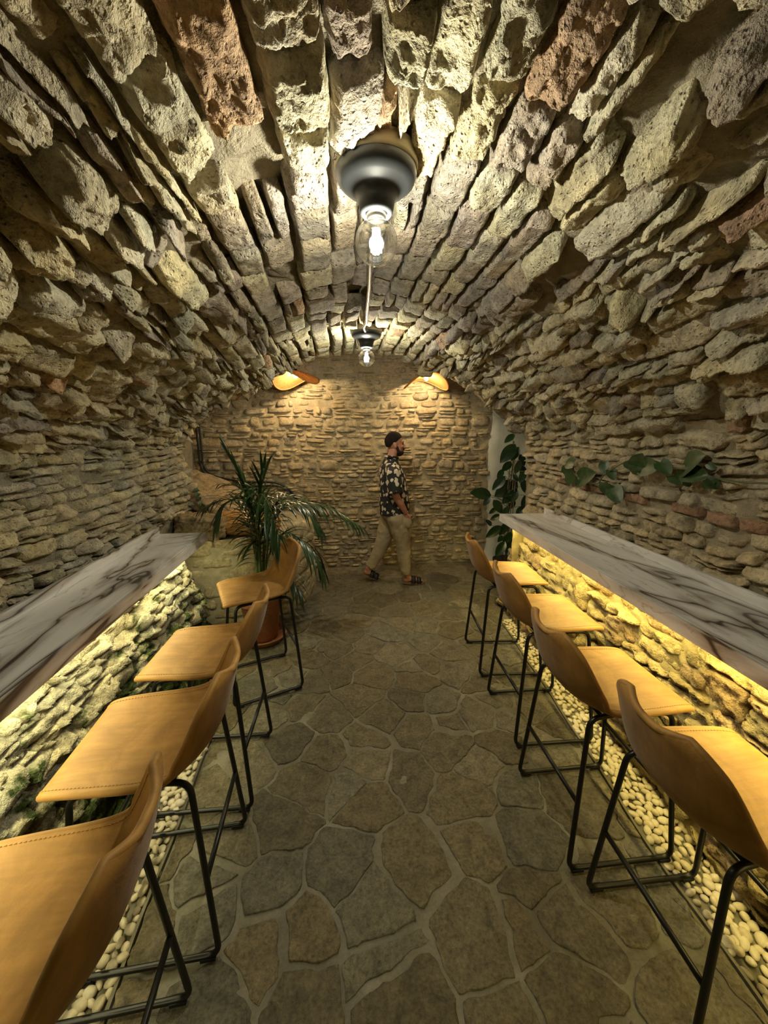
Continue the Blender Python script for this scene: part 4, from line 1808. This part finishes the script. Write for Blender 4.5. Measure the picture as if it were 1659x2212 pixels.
# ------------------------------------------------------------------ vine on the right wall
def wall_pt(c, off=.06):
    """meets the right wall surface a little in front of the stones"""
    px, py = 1180 + c[0] * .28873, 940 + c[1] * .28873
    r = Vector(RM @ np.array([px - CX, py - CY, F_PX]))
    o = Vector((0, 0, CAM_H))
    lo, hi = .3, 8.0
    f = lambda t: (o + r.normalized() * t)
    for _ in range(50):
        mid = (lo + hi) / 2
        p = f(mid)
        z = min(max(p.z, .75), 1.85)
        xw = float(np.interp(-z, -PROF[24 * 15 - 10:, 1], PROF[24 * 15 - 10:, 0])) + .058 * (p.y - 4.0)
        if p.x > xw - off:
            hi = mid
        else:
            lo = mid
    return f(lo)


VO = wall_pt((1659, 360))
vine = link('ivy_vine', None, None, None, VO)
tag(vine, 'trailing green vine with heart shaped leaves hanging along the right wall', 'plant')
sp = [(1900, 380), (1659, 362), (1400, 345), (1200, 300), (1080, 262), (940, 240), (820, 195), (700, 170), (600, 195), (500, 252), (420, 312), (385, 362), (300, 350), (220, 300), (200, 240)]
b = MB()
b.tube([tuple(p) for p in catmull([wall_pt(c, .075) - VO for c in sp], 5)], .0045, 6)
b.build('stem', M_VINE_STEM, vine)
b = MB()
b.tube([tuple(p) for p in catmull([wall_pt(c, .07) - VO for c in ((900, 280), (905, 320), (950, 340), (1020, 300), (1080, 262))], 5)], .0028, 5)
b.build('tendril', M_VINE_STEM, vine)
VL = [((205, 285), (95, 305)), ((205, 215), (130, 200)), ((245, 330), (340, 285)), ((240, 330), (232, 385)), ((435, 200), (425, 285)), ((480, 260), (505, 330)), ((430, 355), (440, 445)), ((490, 375), (455, 435)), ((500, 395), (545, 495)),
      ((745, 190), (600, 275)), ((720, 235), (810, 245)), ((850, 205), (925, 285)), ((1045, 250), (1140, 145)), ((1050, 290), (1190, 300)), ((955, 300), (1000, 355)), ((1035, 345), (1085, 385)), ((1200, 330), (1300, 400)), ((640, 190), (690, 250)),
      ((1210, 215), (1260, 260)), ((1230, 340), (1180, 410))]
for a, t_ in VL:
    pa, pt = wall_pt(a, rl.uniform(.06, .11)), wall_pt(t_, rl.uniform(.07, .13))
    L = (pt - pa).length
    vs, fs = broad_leaf(pa - VO, pt - VO, L * .62, Vector((-1, rl.uniform(-1.2, -.5), rl.uniform(-.1, .8))), .16, True)
    link('leaf', mesh_from(vs, fs), M_VINE, vine)
# small creeper on the rocks at the back left
CO = Vector((-1.33, 3.95, 1.05))
creep = link('creeper', None, None, None, CO)
tag(creep, 'small wispy creeper on the rocks at the far end of the left wall', 'plant')
b = MB()
b.tube([tuple(p) for p in catmull([(-.06, .12, .14), (0, 0, .04), (.05, -.1, -.06), (.14, -.16, -.12)], 6)], .004, 5)
b.build('stem', M_VINE_STEM, creep)
for k in range(9):
    p = Vector((-.06 + .2 * k / 8 + rl.uniform(-.03, .03), .12 - .28 * k / 8, .14 - .24 * k / 8 + rl.uniform(-.02, .03)))
    vs, fs = broad_leaf(p, p + Vector((rl.uniform(-.05, .05), -.03, rl.uniform(-.045, .03))), .035, Vector((.4, -1, .5)), .1, True)
    link('leaf', mesh_from(vs, fs), M_VINE, creep)


# ------------------------------------------------------------------ person walking in the recess
def ellipsoid(mb, c, r, rot=(0, 0, 0), n=20):
    Rm = Matrix.Rotation(rot[2], 3, 'Z') @ Matrix.Rotation(rot[1], 3, 'Y') @ Matrix.Rotation(rot[0], 3, 'X')
    vs, fs = [], []
    m = n // 2
    vs.append(Vector((0, 0, r[2])))
    for i in range(1, m):
        a = math.pi * i / m
        for k in range(n):
            t = 2 * math.pi * k / n
            vs.append(Vector((r[0] * math.sin(a) * math.cos(t), r[1] * math.sin(a) * math.sin(t), r[2] * math.cos(a))))
    vs.append(Vector((0, 0, -r[2])))
    for k in range(n):
        fs.append((0, 1 + k, 1 + (k + 1) % n))
    for i in range(m - 2):
        for k in range(n):
            fs.append((1 + i * n + k, 1 + (i + 1) * n + k, 1 + (i + 1) * n + (k + 1) % n, 1 + i * n + (k + 1) % n))
    e = len(vs) - 1
    for k in range(n):
        fs.append((e, 1 + (m - 2) * n + (k + 1) % n, 1 + (m - 2) * n + k))
    mb.add([Rm @ v + Vector(c) for v in vs], fs)


def loft(mb, secs, n=24):
    """secs: (x, y, z, rx, ry) horizontal ellipses"""
    s = catmull(secs, 4)
    vs, fs = [], []
    for q in s:
        for k in range(n):
            t = 2 * math.pi * k / n
            vs.append((q[0] + q[3] * math.cos(t), q[1] + q[4] * math.sin(t), q[2]))
    for i in range(len(s) - 1):
        for k in range(n):
            fs.append((i * n + k, i * n + (k + 1) % n, (i + 1) * n + (k + 1) % n, (i + 1) * n + k))
    fs.append(tuple(range(n - 1, -1, -1)))
    fs.append(tuple((len(s) - 1) * n + k for k in range(n)))
    mb.add(vs, fs)


def limb(mb, pts, rs, n=16):
    q = catmull(np.array([list(p) + [r] for p, r in zip(pts, rs)]), 5)
    mb.tube([tuple(p[:3]) for p in q], [float(p[3]) for p in q], n)
    ellipsoid(mb, q[0][:3], (q[0][3],) * 3, n=14)
    ellipsoid(mb, q[-1][:3], (q[-1][3],) * 3, n=14)


def fused(name, mb, mat, parent, voxel, smooth_it=4, wrinkle=0.0, ws=18):
    """one continuous skin over the collected volumes"""
    me = mb.mesh()
    tmp = bpy.data.objects.new('tmp', me)
    COL.objects.link(tmp)
    r = tmp.modifiers.new('r', 'REMESH')
    r.mode = 'VOXEL'
    r.voxel_size = voxel
    s = tmp.modifiers.new('s', 'SMOOTH')
    s.factor = .5
    s.iterations = smooth_it
    dg = bpy.context.evaluated_depsgraph_get()
    out = bpy.data.meshes.new_from_object(tmp.evaluated_get(dg))
    bpy.data.objects.remove(tmp)
    if wrinkle:
        n = len(out.vertices)
        co = np.empty(n * 3, np.float32)
        out.vertices.foreach_get('co', co)
        co = co.reshape(-1, 3)
        nn = np.empty(n * 3, np.float32)
        out.vertices.foreach_get('normal', nn)
        nn = nn.reshape(-1, 3)
        co = co + nn * (wrinkle * ridged(co * np.array([ws, ws, ws * .55]), 2, 90))[:, None]
        out.vertices.foreach_set('co', co.astype(np.float32).ravel())
        out.update()
    out.shade_smooth()
    out.materials.clear()
    return link(name, out, mat, parent)


def make_skin():
    t = NT('skin')
    P = t.obj()
    t.base(t.ramp(t.noise(P, 22, 4, .5), [(.3, (.40, .175, .105)), (.7, (.50, .235, .15))]))
    t.rough(.5)
    t.b.inputs['Subsurface Weight'].default_value = .0
    return t.m


def make_shirt():
    t = NT('black_shirt_with_cream_blotches')
    P = t.obj()
    w = t.n('ShaderNodeTexNoise')
    w.inputs['Scale'].default_value = 26
    t.l(P, w.inputs['Vector'])
    add = t.n('ShaderNodeVectorMath', operation='MULTIPLY_ADD')
    t.l(w.outputs['Color'], add.inputs[0])
    add.inputs[1].default_value = (.045, .045, .045)
    t.l(P, add.inputs[2])
    mp = t.scale(add.outputs[0], (1, 1, .8))
    d = t.voronoi(mp, 17.5, 'F1', .75)
    m = t.ramp(d, [(.40, 1.0), (.45, 0.0)])
    t.base(t.mix(m, (.010, .010, .011), (.62, .52, .38)))
    t.rough(.8)
    return t.m


M_SKIN = make_skin()
M_SHIRT = make_shirt()
M_TROUSER = leaf_material('beige_linen', (.36, .29, .175), (.44, .36, .22), .9, .2, 14)
M_HAIR = leaf_material('dark_hair', (.007, .005, .004), (.024, .016, .012), .9, .15, 120)
M_BEARD = leaf_material('dark_beard', (.014, .009, .006), (.035, .02, .014), .8, .2, 90)
M_FOOTBED = plain('cork_footbed', (.20, .12, .06), .85)
M_STRAP = plain('black_strap', (.006, .006, .007), .55)
M_EYE = plain('eye_dark', (.02, .015, .012), .2)

person = link('person', None, None, None, (.68, 4.33, .013), math.radians(3))
tag(person, 'bearded man in patterned black shirt and beige trousers walking right', 'person')
b = MB()
# head
ellipsoid(b, (-.012, 0, 1.668), (.100, .074, .094))
ellipsoid(b, (.030, 0, 1.618), (.068, .060, .100))
ellipsoid(b, (.052, 0, 1.548), (.046, .047, .042), (0, -.2, 0))
ellipsoid(b, (.086, 0, 1.660), (.018, .046, .013))
b.tube([(.088, 0, 1.655), (.108, 0, 1.628), (.122, 0, 1.606), (.104, 0, 1.596)], [.008, .010, .013, .011], 10)
for s in (-1, 1):
    ellipsoid(b, (.112, s * .011, 1.600), (.011, .009, .008))
    ellipsoid(b, (.070, s * .040, 1.612), (.026, .020, .018))
    ellipsoid(b, (-.008, s * .074, 1.622), (.019, .010, .031), (0, -.25, 0))
ellipsoid(b, (.096, 0, 1.570), (.010, .022, .0075))
ellipsoid(b, (.092, 0, 1.557), (.011, .020, .0075))
ellipsoid(b, (.082, 0, 1.527), (.018, .022, .016))
# neck and trunk
loft(b, [(-.050, 0, 1.36, .085, .12), (-.042, 0, 1.44, .060, .066), (-.030, 0, 1.51, .054, .054), (-.012, 0, 1.58, .052, .050)])
loft(b, [(-.010, 0, .84, .110, .155), (-.012, 0, .95, .108, .150), (-.012, 0, 1.08, .110, .150), (-.025, 0, 1.24, .118, .165), (-.042, 0, 1.36, .100, .170), (-.05, 0, 1.42, .062, .105)])
ellipsoid(b, (-.015, 0, .86), (.118, .165, .11))
# right arm (towards the viewer), hand slipped into the trouser pocket
limb(b, [(-.058, -.185, 1.365), (-.052, -.222, 1.22), (-.030, -.236, 1.085), (.030, -.225, .985), (.082, -.205, .895)], [.056, .048, .042, .038, .027])
ellipsoid(b, (.096, -.196, .856), (.026, .018, .044), (0, -.35, 0))
for k, (dx, L_) in enumerate(((-.018, .062), (-.006, .074), (.007, .070), (.018, .056))):
    b.tube([(.100 + dx * .9, -.194, .830), (.110 + dx, -.188, .830 - L_ * .55), (.112 + dx, -.176, .830 - L_)], [.0085, .0082, .0065], 8)
b.tube([(.112, -.205, .868), (.133, -.212, .845), (.142, -.208, .818)], [.010, .0095, .0075], 8)
# left arm, hanging behind the body
limb(b, [(-.058, .185, 1.365), (-.062, .222, 1.22), (-.060, .236, 1.085), (-.010, .232, .975), (.040, .222, .885)], [.056, .048, .042, .038, .027])
ellipsoid(b, (.054, .220, .846), (.026, .018, .044), (0, -.3, 0))
for k, (dx, L_) in enumerate(((-.018, .062), (-.006, .074), (.007, .070), (.018, .056))):
    b.tube([(.058 + dx * .9, .220, .822), (.066 + dx, .216, .822 - L_ * .55), (.066 + dx, .206, .822 - L_)], [.0085, .0082, .0065], 8)
b.tube([(.070, .215, .856), (.092, .212, .838), (.100, .208, .812)], [.010, .0095, .0075], 8)
# legs and feet
limb(b, [(.012, -.088, .85), (.060, -.090, .66), (.088, -.092, .485), (.108, -.094, .30), (.140, -.096, .095)], [.098, .078, .058, .050, .036])
limb(b, [(-.020, .088, .85), (-.080, .090, .64), (-.128, .092, .455), (-.200, .094, .30), (-.300, .096, .150)], [.098, .078, .058, .050, .036])


def foot(mb, heel, toe, ankle, s):
    h, t = Vector(heel), Vector(toe)
    d = (t - h)
    limb(mb, [h, h + d * .35 + Vector((0, 0, .012)), h + d * .72, t], [.032, .034, .030, .018], 12)
    mb.tube([Vector(ankle), h + d * .18 + Vector((0, 0, .02))], [.036, .034], 12)
    for k in range(5):
        o = (k - 2) * .0155 * s
        L_ = (.030, .034, .032, .028, .022)[k]
        q = t + Vector((0, o, -.004)) - d.normalized() * .006
        mb.tube([q, q + d.normalized() * L_ * .6 + Vector((0, 0, .004)), q + d.normalized() * L_ + Vector((0, 0, -.004))], [.0095, .009, .0065], 8)


HR, TR = (.125, -.097, .052), (.305, -.104, .040)
HL, TL = (-.325, .096, .105), (-.185, .092, .046)
foot(b, HR, TR, (.140, -.096, .095), -1)
foot(b, HL, TL, (-.300, .096, .150), 1)
fused('body', b, M_SKIN, person, .0065, 3)

# hair: short, faded at the sides
def hair_shell():
    """close cropped hair lying on the skull, hairline higher at forehead and temples"""
    nt, na = 48, 72
    vs, keep = [], []
    for i in range(nt + 1):
        th = math.radians(128) * i / nt
        for k in range(na):
            a = 2 * math.pi * k / na
            d = Vector((math.sin(th) * math.cos(a), math.sin(th) * math.sin(a), math.cos(th)))
            front = max(0, d.x)
            lift = .0065 + .009 * max(0, d.z) ** 2 + .007 * front * max(0, d.z)
            p = Vector((-.012, 0, 1.668)) + Vector((d.x * (.100 + lift * .7), d.y * (.074 + lift * .55), d.z * (.094 + lift)))
            x = p.x + .012
            line = float(np.interp(x, [-.105, -.06, -.028, -.012, .016, .034, .058, .075, .10], [1.588, 1.590, 1.628, 1.660, 1.664, 1.682, 1.706, 1.714, 1.720]))
            line += .006 * math.cos(3 * a)
            keep.append(p.z > line)
            vs.append(p if p.z > line - .012 else p)
    fs = []
    for i in range(nt):
        for k in range(na):
            q = (i * na + k, i * na + (k + 1) % na, (i + 1) * na + (k + 1) % na, (i + 1) * na + k)
            if all(keep[j] for j in q):
                fs.append(q[::-1])
    used = sorted({j for f in fs for j in f})
    m = {j: n for n, j in enumerate(used)}
    me = mesh_from([vs[j] for j in used], [tuple(m[j] for j in f) for f in fs])
    o = link('hair', me, M_HAIR, person)
    sd = o.modifiers.new('thickness', 'SOLIDIFY')
    sd.thickness = .009
    sd.offset = -1
    return o


hair_shell()
b = MB()
ellipsoid(b, (.054, 0, 1.540), (.052, .053, .040), (0, -.25, 0))
for s in (-1, 1):
    b.tube([(.018, s * .060, 1.615), (.024, s * .056, 1.575), (.040, s * .050, 1.545)], [.010, .016, .022], 10)
b.tube([(.090, -.026, 1.562), (.103, -.010, 1.582), (.104, .010, 1.582), (.090, .026, 1.562)], [.008, .009, .009, .008], 8)
fused('beard', b, M_BEARD, person, .005, 2)
for s in (-1, 1):
    b = MB()
    ellipsoid(b, (.081, s * .029, 1.640), (.011, .013, .007), n=12)
    b.build('eye', M_EYE, person)
    b = MB()
    b.tube([(.090, s * .012, 1.662), (.092, s * .028, 1.667), (.080, s * .046, 1.660)], [.005, .006, .003], 8)
    b.build('eyebrow', M_HAIR, person)

# shirt
b = MB()
loft(b, [(-.005, 0, .845, .165, .195), (-.002, 0, .90, .168, .198), (-.004, 0, 1.02, .165, .192), (-.014, 0, 1.15, .156, .190), (-.028, 0, 1.27, .142, .200), (-.047, 0, 1.372, .116, .202), (-.050, 0, 1.435, .088, .140), (-.042, 0, 1.484, .068, .078)], 32)
for s in (-1, 1):
    b.tube([(-.055, s * .140, 1.380), (-.056, s * .200, 1.330), (-.050, s * .236, 1.22), (-.040, s * .250, 1.125)], [.076, .082, .080, .080], 20)
shirt = fused('shirt', b, M_SHIRT, person, .0075, 4, .005, 14)
b = MB()
cpts = [(-.036 + .068 * math.cos(a), .072 * math.sin(a), 1.490 + .012 * math.cos(a + 2.4)) for a in np.linspace(.35, 2 * math.pi - .35, 24)]
b.tube(cpts, .016, 8)
b.build('collar', M_SHIRT, shirt)

# trousers
def trouser_leg(mb, pts, rs):
    q = catmull(np.array([list(p) + [r] for p, r in zip(pts, rs)]), 5)
    mb.tube([tuple(p[:3]) for p in q], [float(p[3]) for p in q], 20)
    ellipsoid(mb, q[0][:3], (q[0][3],) * 3, n=14)


b = MB()
loft(b, [(-.008, 0, .80, .138, .178), (-.008, 0, .87, .138, .178), (-.010, 0, .95, .125, .165)], 28)
trouser_leg(b, [(.010, -.088, .82), (.052, -.092, .66), (.084, -.094, .50), (.100, -.096, .33), (.128, -.097, .125)], [.124, .108, .084, .072, .058])
trouser_leg(b, [(-.020, .088, .82), (-.072, .090, .64), (-.128, .092, .455), (-.192, .094, .31), (-.275, .096, .165)], [.124, .106, .084, .072, .058])
ellipsoid(b, (.112, -.175, .785), (.050, .036, .085), (0, -.15, 0))
fused('trousers', b, M_TROUSER, person, .0085, 3, .0055, 16)


def sandal(heel, toe, lift, lab):
    h, t = Vector(heel), Vector(toe)
    d = (t - h)
    L_ = d.length + .10
    dn = d.normalized()
    sd = Vector((0, 0, 1)).cross(dn).normalized()
    up = dn.cross(sd)
    o = h - dn * .045 - up * .040
    root_v, fs = [], []
    n = 18
    prof = []
    for k in range(n):
        a = 2 * math.pi * k / n
        f = .5 + .5 * math.cos(a)
        w = (.036 + .012 * f) * math.sin(a)
        prof.append((L_ * f, w))
    for zz in (0.0, .022):
        for f, w in prof:
            root_v.append(o + dn * f + sd * w + up * (zz - .006))
    for k in range(n):
        k2 = (k + 1) % n
        fs.append((k, k2, n + k2, n + k))
    fs += [tuple(range(n - 1, -1, -1)), tuple(n + k for k in range(n))]
    b = MB()
    b.add(root_v, fs)
    so = b.build('sandal_sole', M_FOOTBED, person, smooth=False)
    for f0, hh in ((.46, .070), (.70, .056)):
        vs, ff = [], []
        m = 12
        for q, off in ((0, -.026), (1, .026)):
            for k in range(m + 1):
                a = math.pi * k / m
                for th in (0, .006):
                    vs.append(o + dn * (L_ * f0 + off) + sd * ((.045 + th) * math.cos(a)) + up * (.012 + (hh + th) * math.sin(a) ** .8))
        for k in range(m):
            a0, b0 = 2 * k, 2 * (m + 1) + 2 * k
            ff += [(a0, a0 + 2, b0 + 2, b0), (a0 + 1, b0 + 1, b0 + 3, a0 + 3), (a0, a0 + 1, a0 + 3, a0 + 2), (b0, b0 + 2, b0 + 3, b0 + 1)]
        b = MB()
        b.add(vs, ff)
        b.build('strap', M_STRAP, so)


sandal(HR, TR, 0, '')
sandal(HL, TL, 1, '')
